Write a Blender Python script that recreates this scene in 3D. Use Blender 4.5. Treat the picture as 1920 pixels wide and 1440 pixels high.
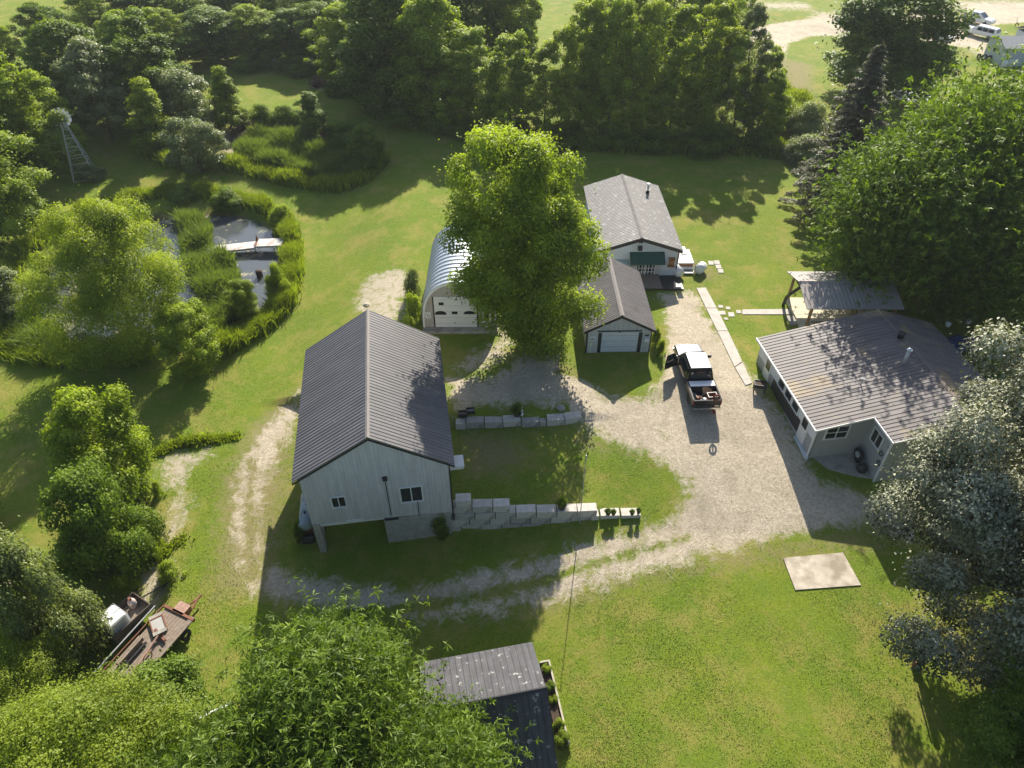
import bpy, math, random
import numpy as np
from mathutils import Vector, Matrix, Euler
S = bpy.context.scene
for o in list(bpy.data.objects): bpy.data.objects.remove(o)
R = math.radians
# ---------------------------------------------------------------- camera, light
F = 1333.0; TH = R(41.25); H = 33.0
cam = bpy.data.cameras.new('camera'); camo = bpy.data.objects.new('camera', cam)
S.collection.objects.link(camo); S.camera = camo
camo.location = (0, 0, H); camo.rotation_euler = (R(90) - TH, 0, 0)
cam.sensor_width = 36; cam.lens = 36 * F / 1920; cam.clip_start = .5; cam.clip_end = 1500
S.render.resolution_x = 1024; S.render.resolution_y = 768
W = bpy.data.worlds.new('World'); S.world = W; W.use_nodes = True
nt = W.node_tree; sky = nt.nodes.new('ShaderNodeTexSky'); sky.sky_type = 'NISHITA'; sky.sun_disc = False
sky.sun_elevation = R(34.8); sky.sun_rotation = R(9.4); sky.altitude = 250; sky.dust_density = 1.5
nt.links.new(sky.outputs[0], nt.nodes['Background'].inputs[0]); nt.nodes['Background'].inputs[1].default_value = .09
SUNV = Vector((.235, 1.42, 1)).normalized()
sl = bpy.data.lights.new('sun', 'SUN'); sl.energy = 5.0; sl.angle = R(.5); sl.color = (1, .93, .8)
so = bpy.data.objects.new('sun', sl); S.collection.objects.link(so); so.rotation_euler = SUNV.to_track_quat('Z', 'Y').to_euler()
so.location = (20, 120, 90)
S.view_settings.view_transform = 'Standard'; S.view_settings.look = 'None'; S.view_settings.exposure = 0.92; S.view_settings.gamma = 1
S.cycles.max_bounces = 6; S.cycles.transparent_max_bounces = 6
COL = S.collection
# ---------------------------------------------------------------- terrain height
def sm(x, a, b):
    t = np.clip((np.asarray(x, float) - a) / (b - a), 0, 1); return t * t * (3 - 2 * t)
def wall_near_y(x): return 26.62 + (x + 3.7) * .035
def wall_far_y(x): return 33.95 + (x + 3.7) * .05
POND = None
def hgt(x, y):
    x = np.asarray(x, float); y = np.asarray(y, float)
    p = np.interp(y, [-60, 5, 12, 18, 26, 31, 37, 600], [-3.0, -2.7, -2.45, -2.2, -1.6, -.75, 0, 0])
    low = p - .85 * (1 - sm(x, -3, 7.5)) * (1 - sm(y, 26, 30))
    low = np.maximum(low, -2.75)
    my = np.interp(y, [26, 30, 34], [-.72, -.7, -.6]) * np.ones_like(x)
    mid = my * (1 - sm(x, 1.5, 7.5)) + p * sm(x, 1.5, 7.5)
    up = p * sm(x, 3, 8) + 0.0
    zone_mid = sm(y, wall_near_y(x) + .1, wall_near_y(x) + .42)
    zone_up = sm(y, wall_far_y(x) - .05, wall_far_y(x) + .3)
    z = low * (1 - zone_mid) + mid * zone_mid
    z = z * (1 - zone_up) + up * zone_up
    # land west of the barn
    wz = np.interp(y, [-60, 26, 34, 45, 68, 88, 600], [-3.0, -2.5, -2.2, -2.0, -1.8, 0, 0])
    m = 1 - sm(x, -19, np.interp(y, [30, 40, 50], [-11.0, -9.5, -8]))
    m = np.where(y < 38, np.where(x < -11.2, 1.0, m * 0), m)
    m2 = sm(y, 36.5, 41); mA = 1 - sm(x, -19, -9.5)
    m = np.where(y < 36.5, m, m * (1 - m2) + mA * m2)
    z = z * (1 - m) + wz * m
    z = z + .12 * np.sin(x * .21 + 1) * np.sin(y * .17) * sm(y, 40, 60)
    if POND is not None:
        for poly, dep in POND:
            d = sdist(poly, x, y); z = z - dep * sm(-d, -1.0, 1.6)
    return z
def sdist(poly, x, y):
    """signed distance to polygon, negative... returns >0 outside, <0 inside"""
    poly = np.asarray(poly, float); x = np.asarray(x, float); y = np.asarray(y, float)
    dm = np.full(x.shape, 1e9); ins = np.zeros(x.shape, bool); n = len(poly)
    for i in range(n):
        ax, ay = poly[i]; bx, by = poly[(i + 1) % n]
        ex, ey = bx - ax, by - ay; L = ex * ex + ey * ey + 1e-12
        t = np.clip(((x - ax) * ex + (y - ay) * ey) / L, 0, 1)
        dm = np.minimum(dm, np.hypot(x - ax - t * ex, y - ay - t * ey))
        c = ((ay > y) != (by > y)) & (x < (bx - ax) * (y - ay) / (by - ay + 1e-12) + ax)
        ins ^= c
    return np.where(ins, -dm, dm)
def ray(u, v):
    x = (u - 960) / F; y = (v - 720) / F
    return np.array([x, math.cos(TH) - y * math.sin(TH), -math.sin(TH) - y * math.cos(TH)])
def at(u, v, z):
    d = ray(u, v); t = (z - H) / d[2]; return Vector((d[0] * t, d[1] * t, z))
def gt(u, v):
    z = -1.
    for _ in range(12):
        p = at(u, v, z); z = .5 * z + .5 * float(hgt(p.x, p.y))
    return at(u, v, z)
def gh(x, y): return float(hgt(x, y))
# ---------------------------------------------------------------- materials
def mat(name, col, rough=.8, metal=0, var=.0, scale=4., bump=0., bscale=20., wave=None, spec=None, col2=None, stain=None, emi=None, streak=None):
    """procedural principled: colour with noise variation, bump, optional groove lines.
    wave=(axis, period, depth, dark)   axis in 's' (x+y), 'z', 'x', 'y' of object space"""
    m = bpy.data.materials.new(name); m.use_nodes = True; n = m.node_tree.nodes; l = m.node_tree.links
    b = n['Principled BSDF']; b.inputs['Roughness'].default_value = rough; b.inputs['Metallic'].default_value = metal
    if spec is not None: b.inputs['Specular IOR Level'].default_value = spec
    tc = n.new('ShaderNodeTexCoord')
    nz = n.new('ShaderNodeTexNoise'); nz.inputs['Scale'].default_value = scale; nz.inputs['Detail'].default_value = 8; nz.inputs['Roughness'].default_value = .65
    l.new(tc.outputs['Object'], nz.inputs['Vector'])
    mr = n.new('ShaderNodeMapRange'); mr.inputs[1].default_value = .3; mr.inputs[2].default_value = .7; l.new(nz.outputs[0], mr.inputs[0])
    mx = n.new('ShaderNodeMix'); mx.data_type = 'RGBA'; l.new(mr.outputs[0], mx.inputs[0])
    c = Vector(col)
    a = col2 if col2 else tuple(c * (1 - var)); d = tuple(min(1, k) for k in c * (1 + var))
    mx.inputs[6].default_value = (*a, 1); mx.inputs[7].default_value = (*d, 1)
    out = mx.outputs[2]
    hsrc = None
    if wave:
        ax, per, dep, dark = wave
        sp = n.new('ShaderNodeSeparateXYZ'); l.new(tc.outputs['Object'], sp.inputs[0])
        if ax == 's':
            ad = n.new('ShaderNodeMath'); l.new(sp.outputs[0], ad.inputs[0]); l.new(sp.outputs[1], ad.inputs[1]); s = ad.outputs[0]
        else: s = sp.outputs['xyz'.index(ax)]
        dv = n.new('ShaderNodeMath'); dv.operation = 'DIVIDE'; l.new(s, dv.inputs[0]); dv.inputs[1].default_value = per
        fr = n.new('ShaderNodeMath'); fr.operation = 'FRACT'; l.new(dv.outputs[0], fr.inputs[0])
        lt = n.new('ShaderNodeMapRange'); lt.inputs[1].default_value = 0; lt.inputs[2].default_value = .14; lt.inputs[3].default_value = 0; lt.inputs[4].default_value = 1
        l.new(fr.outputs[0], lt.inputs[0]); hsrc = lt.outputs[0]
        mg = n.new('ShaderNodeMix'); mg.data_type = 'RGBA'; l.new(lt.outputs[0], mg.inputs[0])
        mg.inputs[6].default_value = (*(c * dark), 1); l.new(out, mg.inputs[7]); out = mg.outputs[2]
    if stain:
        sc, sscale, lo, hi = stain
        n2 = n.new('ShaderNodeTexNoise'); n2.inputs['Scale'].default_value = sscale; n2.inputs['Detail'].default_value = 6; l.new(tc.outputs['Object'], n2.inputs['Vector'])
        r2 = n.new('ShaderNodeMapRange'); r2.inputs[1].default_value = lo; r2.inputs[2].default_value = hi; l.new(n2.outputs[0], r2.inputs[0])
        m3 = n.new('ShaderNodeMix'); m3.data_type = 'RGBA'; l.new(r2.outputs[0], m3.inputs[0]); l.new(out, m3.inputs[6]); m3.inputs[7].default_value = (*sc, 1); out = m3.outputs[2]
    if streak:
        mp = n.new('ShaderNodeMapping'); mp.inputs['Scale'].default_value = streak[:3]; l.new(tc.outputs['Object'], mp.inputs[0])
        n4 = n.new('ShaderNodeTexNoise'); n4.inputs['Scale'].default_value = 1; n4.inputs['Detail'].default_value = 7; n4.inputs['Roughness'].default_value = .7; l.new(mp.outputs[0], n4.inputs['Vector'])
        r4 = n.new('ShaderNodeMapRange'); r4.inputs[1].default_value = .32; r4.inputs[2].default_value = .68; r4.inputs[3].default_value = 1 - streak[3]; r4.inputs[4].default_value = 1 + streak[3] * .8; l.new(n4.outputs[0], r4.inputs[0])
        vm = n.new('ShaderNodeVectorMath'); vm.operation = 'SCALE'; l.new(out, vm.inputs[0]); l.new(r4.outputs[0], vm.inputs['Scale']); out = vm.outputs[0]
    l.new(out, b.inputs['Base Color'])
    if bump or wave:
        bp = n.new('ShaderNodeBump'); bp.inputs['Strength'].default_value = .6; bp.inputs['Distance'].default_value = max(bump, wave[2] if wave else 0)
        if wave:
            if bump:
                pass
            l.new(hsrc, bp.inputs['Height'])
        else:
            n3 = n.new('ShaderNodeTexNoise'); n3.inputs['Scale'].default_value = bscale; n3.inputs['Detail'].default_value = 4; l.new(tc.outputs['Object'], n3.inputs['Vector']); l.new(n3.outputs[0], bp.inputs['Height'])
        l.new(bp.outputs[0], b.inputs['Normal'])
    if emi: b.inputs['Emission Color'].default_value = (*emi[:3], 1); b.inputs['Emission Strength'].default_value = emi[3]
    return m
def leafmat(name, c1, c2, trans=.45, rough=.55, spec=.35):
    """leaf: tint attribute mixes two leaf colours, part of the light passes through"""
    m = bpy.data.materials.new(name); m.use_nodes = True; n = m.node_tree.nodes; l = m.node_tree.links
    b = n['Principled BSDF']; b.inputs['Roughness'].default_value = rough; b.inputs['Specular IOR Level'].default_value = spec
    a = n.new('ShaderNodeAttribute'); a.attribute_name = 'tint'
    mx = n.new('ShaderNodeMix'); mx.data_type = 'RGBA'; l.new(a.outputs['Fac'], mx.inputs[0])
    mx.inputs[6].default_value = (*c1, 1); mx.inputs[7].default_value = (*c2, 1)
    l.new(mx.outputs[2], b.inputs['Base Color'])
    t = n.new('ShaderNodeBsdfTranslucent')
    tm = n.new('ShaderNodeMix'); tm.data_type = 'RGBA'; tm.blend_type = 'MULTIPLY'; tm.inputs[0].default_value = 1
    l.new(mx.outputs[2], tm.inputs[6]); tm.inputs[7].default_value = (1.5, 1.55, .55, 1); l.new(tm.outputs[2], t.inputs[0])
    ms = n.new('ShaderNodeMixShader'); ms.inputs[0].default_value = trans
    l.new(b.outputs[0], ms.inputs[1]); l.new(t.outputs[0], ms.inputs[2]); l.new(ms.outputs[0], n['Material Output'].inputs[0])
    return m
# ---------------------------------------------------------------- object helpers
def tag(o, label=None, cat=None, group=None, kind=None):
    if label: o['label'] = label
    if cat: o['category'] = cat
    if group: o['group'] = group
    if kind: o['kind'] = kind
    return o
def link(o, parent=None):
    COL.objects.link(o)
    if parent is not None: o.parent = parent
    return o
def thing(name, loc, rz, label, cat, group=None):
    o = bpy.data.objects.new(name, None); o.empty_display_size = .2; link(o)
    o.location = loc; o.rotation_euler = (0, 0, rz); return tag(o, label, cat, group)
class MB:
    def __init__(s): s.v = []; s.f = []
    def add(s, vs, fs):
        k = len(s.v); s.v += [tuple(p) for p in vs]; s.f += [tuple(i + k for i in f) for f in fs]; return s
    def box(s, x0, x1, y0, y1, z0, z1, rot=0, c=None):
        P = [(x, y, z) for z in (z0, z1) for y in (y0, y1) for x in (x0, x1)]
        if rot:
            cx, cy = c if c else ((x0 + x1) / 2, (y0 + y1) / 2); co, si = math.cos(rot), math.sin(rot)
            P = [(cx + (x - cx) * co - (y - cy) * si, cy + (x - cx) * si + (y - cy) * co, z) for x, y, z in P]
        return s.add(P, [(0, 2, 3, 1), (4, 5, 7, 6), (0, 1, 5, 4), (2, 6, 7, 3), (0, 4, 6, 2), (1, 3, 7, 5)])
    def tube(s, p, q, r, r2=None, n=8, cap=True):
        p = Vector(p); q = Vector(q); r2 = r if r2 is None else r2; d = (q - p)
        if d.length < 1e-6: return s
        d.normalize(); a = d.orthogonal().normalized(); b = d.cross(a)
        vs = []
        for c, rr in ((p, r), (q, r2)):
            for i in range(n):
                t = 2 * math.pi * i / n; vs.append(c + a * (rr * math.cos(t)) + b * (rr * math.sin(t)))
        fs = [(i, (i + 1) % n, n + (i + 1) % n, n + i) for i in range(n)]
        if cap: fs += [tuple(range(n - 1, -1, -1)), tuple(range(n, 2 * n))]
        return s.add(vs, fs)
    def path(s, pts, r, n=6, r2=None):
        m = len(pts) - 1
        for i in range(m):
            ra = r if r2 is None else r + (r2 - r) * i / m; rb = r if r2 is None else r + (r2 - r) * (i + 1) / m
            s.tube(pts[i], pts[i + 1], ra, rb, n)
        return s
    def prism(s, poly, z0, z1):
        n = len(poly); vs = [(x, y, z0) for x, y in poly] + [(x, y, z1) for x, y in poly]
        return s.add(vs, [tuple(range(n - 1, -1, -1)), tuple(range(n, 2 * n))] + [(i, (i + 1) % n, n + (i + 1) % n, n + i) for i in range(n)])
    def extr(s, poly, axis, a0, a1):
        """extrude polygon given in the two other axes along axis (0=x,1=y)"""
        n = len(poly)
        def mk(p, a): return (a, p[0], p[1]) if axis == 0 else (p[0], a, p[1])
        vs = [mk(p, a0) for p in poly] + [mk(p, a1) for p in poly]
        return s.add(vs, [tuple(range(n - 1, -1, -1)), tuple(range(n, 2 * n))] + [(i, (i + 1) % n, n + (i + 1) % n, n + i) for i in range(n)])
    def lathe(s, prof, n=16, c=(0, 0, 0), cap=True):
        vs = []; m = len(prof)
        for r, z in prof:
            for i in range(n):
                t = 2 * math.pi * i / n; vs.append((c[0] + r * math.cos(t), c[1] + r * math.sin(t), c[2] + z))
        fs = [(j * n + i, j * n + (i + 1) % n, (j + 1) * n + (i + 1) % n, (j + 1) * n + i) for j in range(m - 1) for i in range(n)]
        if cap: fs += [tuple(range(n - 1, -1, -1)), tuple(range((m - 1) * n, m * n))]
        return s.add(vs, fs)
    def torus(s, c, R_, r, axis='z', n=20, k=8):
        vs = []
        for i in range(n):
            t = 2 * math.pi * i / n
            for j in range(k):
                q = 2 * math.pi * j / k; rr = R_ + r * math.cos(q); a, b, h = rr * math.cos(t), rr * math.sin(t), r * math.sin(q)
                p = (a, b, h) if axis == 'z' else (h, a, b) if axis == 'x' else (a, h, b)
                vs.append((c[0] + p[0], c[1] + p[1], c[2] + p[2]))
        return s.add(vs, [(i * k + j, ((i + 1) % n) * k + j, ((i + 1) % n) * k + (j + 1) % k, i * k + (j + 1) % k) for i in range(n) for j in range(k)])
    def build(s, name, m, parent=None, smooth=False, loc=None, rot=None, bevel=0):
        me = bpy.data.meshes.new(name); me.from_pydata(s.v, [], s.f)
        import bmesh
        bm = bmesh.new(); bm.from_mesh(me); bmesh.ops.recalc_face_normals(bm, faces=bm.faces); bm.to_mesh(me); bm.free()
        me.materials.append(m)
        if smooth: me.polygons.foreach_set('use_smooth', [True] * len(me.polygons))
        o = bpy.data.objects.new(name, me); link(o, parent)
        if loc: o.location = loc
        if rot: o.rotation_euler = rot
        if bevel:
            b = o.modifiers.new('bevel', 'BEVEL'); b.width = bevel; b.segments = 2; b.limit_method = 'ANGLE'
        return o
def npmesh(name, V, Fq, m, parent=None, attrs=None, smooth=False):
    """fast mesh from arrays: V (n,3), Fq (k,4|3)"""
    me = bpy.data.meshes.new(name); V = np.asarray(V, np.float32); Fq = np.asarray(Fq, np.int32); k = Fq.shape[1]
    me.vertices.add(len(V)); me.vertices.foreach_set('co', V.ravel())
    me.loops.add(Fq.size); me.loops.foreach_set('vertex_index', Fq.ravel())
    me.polygons.add(len(Fq)); me.polygons.foreach_set('loop_start', np.arange(0, Fq.size, k, dtype=np.int32)); me.polygons.foreach_set('loop_total', np.full(len(Fq), k, np.int32))
    if smooth: me.polygons.foreach_set('use_smooth', np.ones(len(Fq), bool))
    for an, (dom, arr) in (attrs or {}).items():
        at_ = me.attributes.new(an, 'FLOAT', dom); at_.data.foreach_set('value', np.asarray(arr, np.float32).ravel())
    me.update(); me.validate(); me.materials.append(m)
    if parent is False: return me
    o = bpy.data.objects.new(name, me); link(o, parent); return o
def copy_tree(o, parent=None):
    c = o.copy(); COL.objects.link(c)
    if parent is not None: c.parent = parent
    for ch in [k for k in bpy.data.objects if k.parent == o]: copy_tree(ch, c)
    return c
M = {}
M['white'] = mat('white_paint', (.62, .62, .6), .6, var=.06, scale=3)
M['trimw'] = mat('white_trim', (.7, .7, .68), .5, var=.04)
M['dark'] = mat('black_plastic', (.02, .02, .022), .5, var=.2)
M['rubber'] = mat('tyre_rubber', (.025, .025, .025), .85, var=.2)
M['glass'] = mat('window_glass', (.02, .026, .03), .06, var=.1, spec=.6)
M['concrete'] = mat('concrete', (.33, .31, .27), .9, var=.22, scale=3, bump=.01, bscale=30, stain=((.2, .19, .16), 1.2, .52, .7))
M['rust'] = mat('rusty_steel', (.2, .085, .05), .8, var=.4, scale=9, bump=.005)
M['wood'] = mat('weathered_wood', (.24, .19, .145), .85, var=.3, scale=8, wave=('x', .14, .01, .4))
M['steel'] = mat('galvanised_steel', (.5, .51, .52), .45, metal=.35, var=.15)
M['bark'] = mat('bark', (.095, .075, .055), .95, var=.35, scale=9, bump=.03, bscale=14)
M['soil'] = mat('soil', (.06, .04, .028), .95, var=.4, scale=12, bump=.03)
M['chrome'] = mat('chrome', (.7, .7, .7), .15, metal=1)
M['red'] = mat('red_paint', (.3, .04, .03), .6, var=.3)
# ---------------------------------------------------------------- the ground
def pxpoly(pts, z=None): return np.array([(gt(u, v) if z is None else at(u, v, z))[:2] for u, v in pts])
pond_a = pxpoly([(60, 600), (70, 545), (80, 500), (150, 452), (280, 402), (400, 395), (470, 402), (522, 425), (538, 470), (530, 530), (505, 580), (440, 612), (410, 645), (330, 668), (230, 660), (110, 640)], -2.3)
pond_b = pxpoly([(420, 300), (430, 262), (470, 244), (560, 250), (650, 268), (690, 300), (680, 328), (620, 338), (540, 325), (470, 312)], -2.2)
POND = [(pond_a, .55), (pond_b, .45)]
gravel_px = [[(835, 712), (935, 703), (985, 655), (1090, 662), (1140, 740), (1215, 745), (1235, 690), (1245, 600), (1235, 550), (1300, 542), (1335, 600), (1405, 700), (1470, 780), (1540, 900), (1640, 935), (1720, 965), (1720, 1015), (1600, 985), (1500, 1003), (1330, 1045), (1200, 1082), (1060, 1122), (900, 1152), (780, 1162), (660, 1150), (500, 1125), (495, 1060), (600, 1080), (760, 1105), (900, 1070), (1060, 1035), (1180, 990), (1250, 970), (1290, 920), (1265, 885), (1200, 850), (1130, 825), (1080, 795), (1060, 762), (940, 758), (850, 775)],
    [(565, 728), (530, 765), (480, 815), (450, 870), (430, 950), (445, 1030), (462, 1110), (495, 1110), (492, 1040), (485, 980), (505, 900), (535, 830), (562, 785)]]
grass_px = [[(640, 1150), (780, 1130), (900, 1108), (1060, 1068), (1180, 1030), (1290, 1003), (1300, 1012), (1180, 1046), (1060, 1085), (900, 1125), (760, 1148)],
    [(1060, 655), (1225, 655), (1232, 600), (1245, 640), (1240, 700), (1225, 715), (1130, 722), (1040, 700)], [(470, 880), (478, 860), (470, 1000), (474, 1090), (466, 1050), (462, 950)]]
sand_px = [[(296, 855), (345, 838), (400, 836), (408, 850), (375, 872), (352, 910), (368, 950), (335, 1010), (300, 1050), (285, 1110), (240, 1120), (262, 1050), (300, 990), (316, 930), (290, 890)],
    [(690, 515), (740, 500), (788, 508), (778, 540), (765, 590), (745, 620), (700, 615), (660, 585), (662, 550)],
    [(930, 585), (985, 590), (978, 622), (955, 672), (900, 705), (850, 700), (840, 690), (890, 650), (925, 640)], [(590, 155), (615, 152), (622, 165), (600, 172), (575, 165)],
    [(250, 1060), (300, 1050), (345, 1060), (320, 1100), (290, 1150), (250, 1140)], [(400, 255), (470, 235), (440, 300), (415, 290)], [(1390, 0), (1530, 0), (1520, 22), (1390, 28)]]
dry_px = [[(1000, 1110), (1350, 1030), (1560, 990), (1680, 1010), (1660, 1040), (1500, 1050), (1300, 1085), (1060, 1145), (860, 1175)],
    [(380, 1130), (400, 900), (470, 790), (560, 720), (560, 860), (520, 1130)], [(1235, 445), (1300, 480), (1370, 520), (1310, 535), (1270, 480)],
    [(1440, 100), (1530, 120), (1530, 200), (1480, 260), (1440, 240)], [(1330, 970), (1600, 980), (1500, 1010)], [(1080, 790), (1200, 860), (1080, 850)], [(350, 250), (470, 240), (420, 330), (330, 300)],
    [(850, 800), (960, 800), (1000, 850), (960, 900), (870, 900)]]
road_px = [(1375, 62), (1450, 44), (1530, 33), (1760, 10), (1925, 0), (2060, -8), (2060, 30), (1925, 42), (1845, 48), (1880, 120), (1820, 108), (1790, 85), (1745, 90), (1735, 58), (1640, 64), (1520, 68), (1478, 82), (1470, 112), (1445, 105), (1425, 82), (1380, 75)]
path_px = [(1306, 540), (1324, 540), (1345, 580), (1375, 645), (1400, 690), (1409, 722), (1398, 724), (1378, 690), (1345, 622), (1325, 580)]
xs = np.concatenate([np.arange(-260, -66, 6), np.arange(-66, 62, .3), np.arange(62, 262, 5)])
ys = np.concatenate([np.arange(-30, 8, 4), np.arange(8, 64, .3), np.arange(64, 132, .8), np.arange(132, 500, 8)])
X, Y = np.meshgrid(xs, ys); Z = hgt(X, Y)
def mask(polys, soft=.5):
    a = np.zeros(X.shape)
    for p in polys: a = np.maximum(a, 1 - sm(sdist(pxpoly(p), X, Y), -soft, soft))
    return a
Gm = mask(gravel_px, 1.5); Gr = mask(grass_px, .5) * .75; Gm = np.clip(Gm * .9 - Gr, 0, 1)
Rm = mask([road_px], 1.2); Gm = np.maximum(Gm, Rm)
Sm = mask(sand_px, 1.5) * .74; Dm = np.maximum(mask(dry_px, 2.2), .72 * mask(gravel_px, 3.6))
Pm = np.maximum(1 - sm(sdist(pond_a, X, Y), -1.2, .2), 1 - sm(sdist(pond_b, X, Y), -1.2, .2))
nz_ = np.random.RandomState(1)
def ground_material():
    m = bpy.data.materials.new('grass_and_gravel'); m.use_nodes = True; n = m.node_tree.nodes; l = m.node_tree.links; b = n['Principled BSDF']
    b.inputs['Roughness'].default_value = .9; b.inputs['Specular IOR Level'].default_value = .15
    tc = n.new('ShaderNodeTexCoord')
    def noise(sc, det=6, rg=.6, dist=0, st=None):
        q = n.new('ShaderNodeTexNoise'); q.inputs['Scale'].default_value = sc; q.inputs['Detail'].default_value = det; q.inputs['Roughness'].default_value = rg; q.inputs['Distortion'].default_value = dist
        if st:
            mp = n.new('ShaderNodeMapping'); mp.inputs['Scale'].default_value = st; l.new(tc.outputs['Object'], mp.inputs[0]); l.new(mp.outputs[0], q.inputs['Vector'])
        else: l.new(tc.outputs['Object'], q.inputs['Vector'])
        return q.outputs[0]
    def rng(s, a, b_, c=0, d=1):
        q = n.new('ShaderNodeMapRange'); l.new(s, q.inputs[0]); q.inputs[1].default_value = a; q.inputs[2].default_value = b_; q.inputs[3].default_value = c; q.inputs[4].default_value = d; return q.outputs[0]
    def mix(f, a, b_):
        q = n.new('ShaderNodeMix'); q.data_type = 'RGBA'
        for s, i in ((f, 0), (a, 6), (b_, 7)):
            if isinstance(s, (int, float)): q.inputs[i].default_value = s
            elif isinstance(s, tuple): q.inputs[i].default_value = (*s, 1)
            else: l.new(s, q.inputs[i])
        return q.outputs[2]
    def attr(nm):
        q = n.new('ShaderNodeAttribute'); q.attribute_name = nm; return q.outputs['Fac']
    def math_(op, a, b_):
        q = n.new('ShaderNodeMath'); q.operation = op
        for s, i in ((a, 0), (b_, 1)):
            if isinstance(s, (int, float)): q.inputs[i].default_value = s
            else: l.new(s, q.inputs[i])
        return q.outputs[0]
    fine = noise(7, 8, .85); mid = noise(.9, 6, .6); big = noise(.12, 5, .6, .5); blade = noise(26, 3, .8)
    g = mix(rng(big, .38, .62), (.125, .2, .008), (.19, .24, .012))
    g = mix(rng(mid, .4, .68, 0, .55), g, (.105, .19, .02))
    g = mix(rng(fine, .46, .6, 0, .8), g, (.075, .12, .008))
    g = mix(rng(noise(.3, 9, .8), .47, .62, 0, .75), g, (.3, .24, .07))
    g = mix(rng(blade, .5, .62, 0, .7), g, (.3, .34, .07))
    dryc = mix(rng(fine, .3, .7), (.3, .25, .13), (.19, .18, .06))
    dm = rng(math_('ADD', attr('dry'), math_('MULTIPLY', math_('SUBTRACT', noise(1.6, 8, .75), .5), 1.8)), .45, 1.0)
    g = mix(dm, g, dryc)
    gr = mix(rng(noise(5, 8, .85), .42, .6), (.44, .37, .27), (.68, .595, .465))
    gr = mix(rng(noise(.5, 5, .7), .45, .65, 0, .45), gr, (.35, .29, .21))
    gr = mix(rng(noise(22, 3, .8), .53, .64, 0, .4), gr, (.2, .165, .12))
    gr = mix(rng(noise(.22, 7, .7, 1.2), .5, .66, 0, .55), gr, (.3, .255, .19))
    gm = rng(math_('ADD', attr('gravel'), math_('MULTIPLY', math_('SUBTRACT', noise(.9, 10, .85, .6), .5), 2.6)), .38, .72)
    c = mix(gm, g, gr)
    sa = mix(rng(noise(6, 7, .8), .3, .7), (.4, .33, .235), (.56, .5, .4))
    smk = rng(math_('ADD', attr('sand'), math_('MULTIPLY', math_('SUBTRACT', noise(1.5, 10, .85, .6), .5), 2.4)), .42, .75)
    c = mix(smk, c, sa)
    c = mix(attr('mud'), c, (.1, .075, .045))
    l.new(c, b.inputs['Base Color'])
    bp = n.new('ShaderNodeBump'); bp.inputs['Strength'].default_value = .75; bp.inputs['Distance'].default_value = .09
    l.new(math_('ADD', fine, math_('MULTIPLY', blade, .5)), bp.inputs['Height']); l.new(bp.outputs[0], b.inputs['Normal'])
    return m
GM = ground_material()
nx, ny = len(xs), len(ys); idx = np.arange(nx * ny).reshape(ny, nx)
Q = np.stack([idx[:-1, :-1], idx[:-1, 1:], idx[1:, 1:], idx[1:, :-1]], -1).reshape(-1, 4)
def fc(A): return (A[:-1, :-1] + A[1:, 1:] + A[:-1, 1:] + A[1:, :-1]).reshape(-1) / 4
isR = fc(Rm) > .5; isG = (fc(Gm) > .5) & ~isR
V = np.stack([X, Y, Z], -1).reshape(-1, 3)
def patch(name, sel):
    q = Q[sel]; uq, inv = np.unique(q, return_inverse=True)
    at_ = {k: ('POINT', a.reshape(-1)[uq]) for k, a in (('gravel', Gm), ('sand', Sm), ('dry', Dm), ('mud', Pm))}
    o = npmesh(name, V[uq], inv.reshape(-1, 4), GM, None, at_, True); return tag(o, kind='structure')
patch('ground', ~(isR | isG)); patch('gravel_driveway', isG); patch('road', isR)
def water():
    m = bpy.data.materials.new('pond_water'); m.use_nodes = True; n = m.node_tree.nodes; l = m.node_tree.links; b = n['Principled BSDF']
    tc = n.new('ShaderNodeTexCoord'); q = n.new('ShaderNodeTexNoise'); q.inputs['Scale'].default_value = .45; q.inputs['Detail'].default_value = 9; q.inputs['Roughness'].default_value = .7; q.inputs['Distortion'].default_value = .6
    l.new(tc.outputs['Object'], q.inputs['Vector'])
    r = n.new('ShaderNodeMapRange'); r.inputs[1].default_value = .56; r.inputs[2].default_value = .62; l.new(q.outputs[0], r.inputs[0])
    mx = n.new('ShaderNodeMix'); mx.data_type = 'RGBA'; mx.inputs[6].default_value = (.075, .085, .09, 1); mx.inputs[7].default_value = (.26, .23, .13, 1)
    l.new(r.outputs[0], mx.inputs[0]); l.new(mx.outputs[2], b.inputs['Base Color'])
    rr = n.new('ShaderNodeMapRange'); rr.inputs[3].default_value = .05; rr.inputs[4].default_value = .6; l.new(r.outputs[0], rr.inputs[0]); l.new(rr.outputs[0], b.inputs['Roughness'])
    b.inputs['Specular IOR Level'].default_value = .9
    bp = n.new('ShaderNodeBump'); bp.inputs['Strength'].default_value = .2; bp.inputs['Distance'].default_value = .02
    q2 = n.new('ShaderNodeTexNoise'); q2.inputs['Scale'].default_value = 3; l.new(tc.outputs['Object'], q2.inputs['Vector']); l.new(q2.outputs[0], bp.inputs['Height']); l.new(bp.outputs[0], b.inputs['Normal'])
    return m
WM = water()
def grow(poly, d):
    c = poly.mean(0); return [(p + (p - c) / np.linalg.norm(p - c) * d) for p in poly]
tag(MB().prism(grow(pond_a, .6), -2.5, -2.33).build('pond_water', WM), kind='structure')
tag(MB().prism(grow(pond_b, .4), -2.3, -2.12).build('marsh_water', WM), kind='structure')
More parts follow.
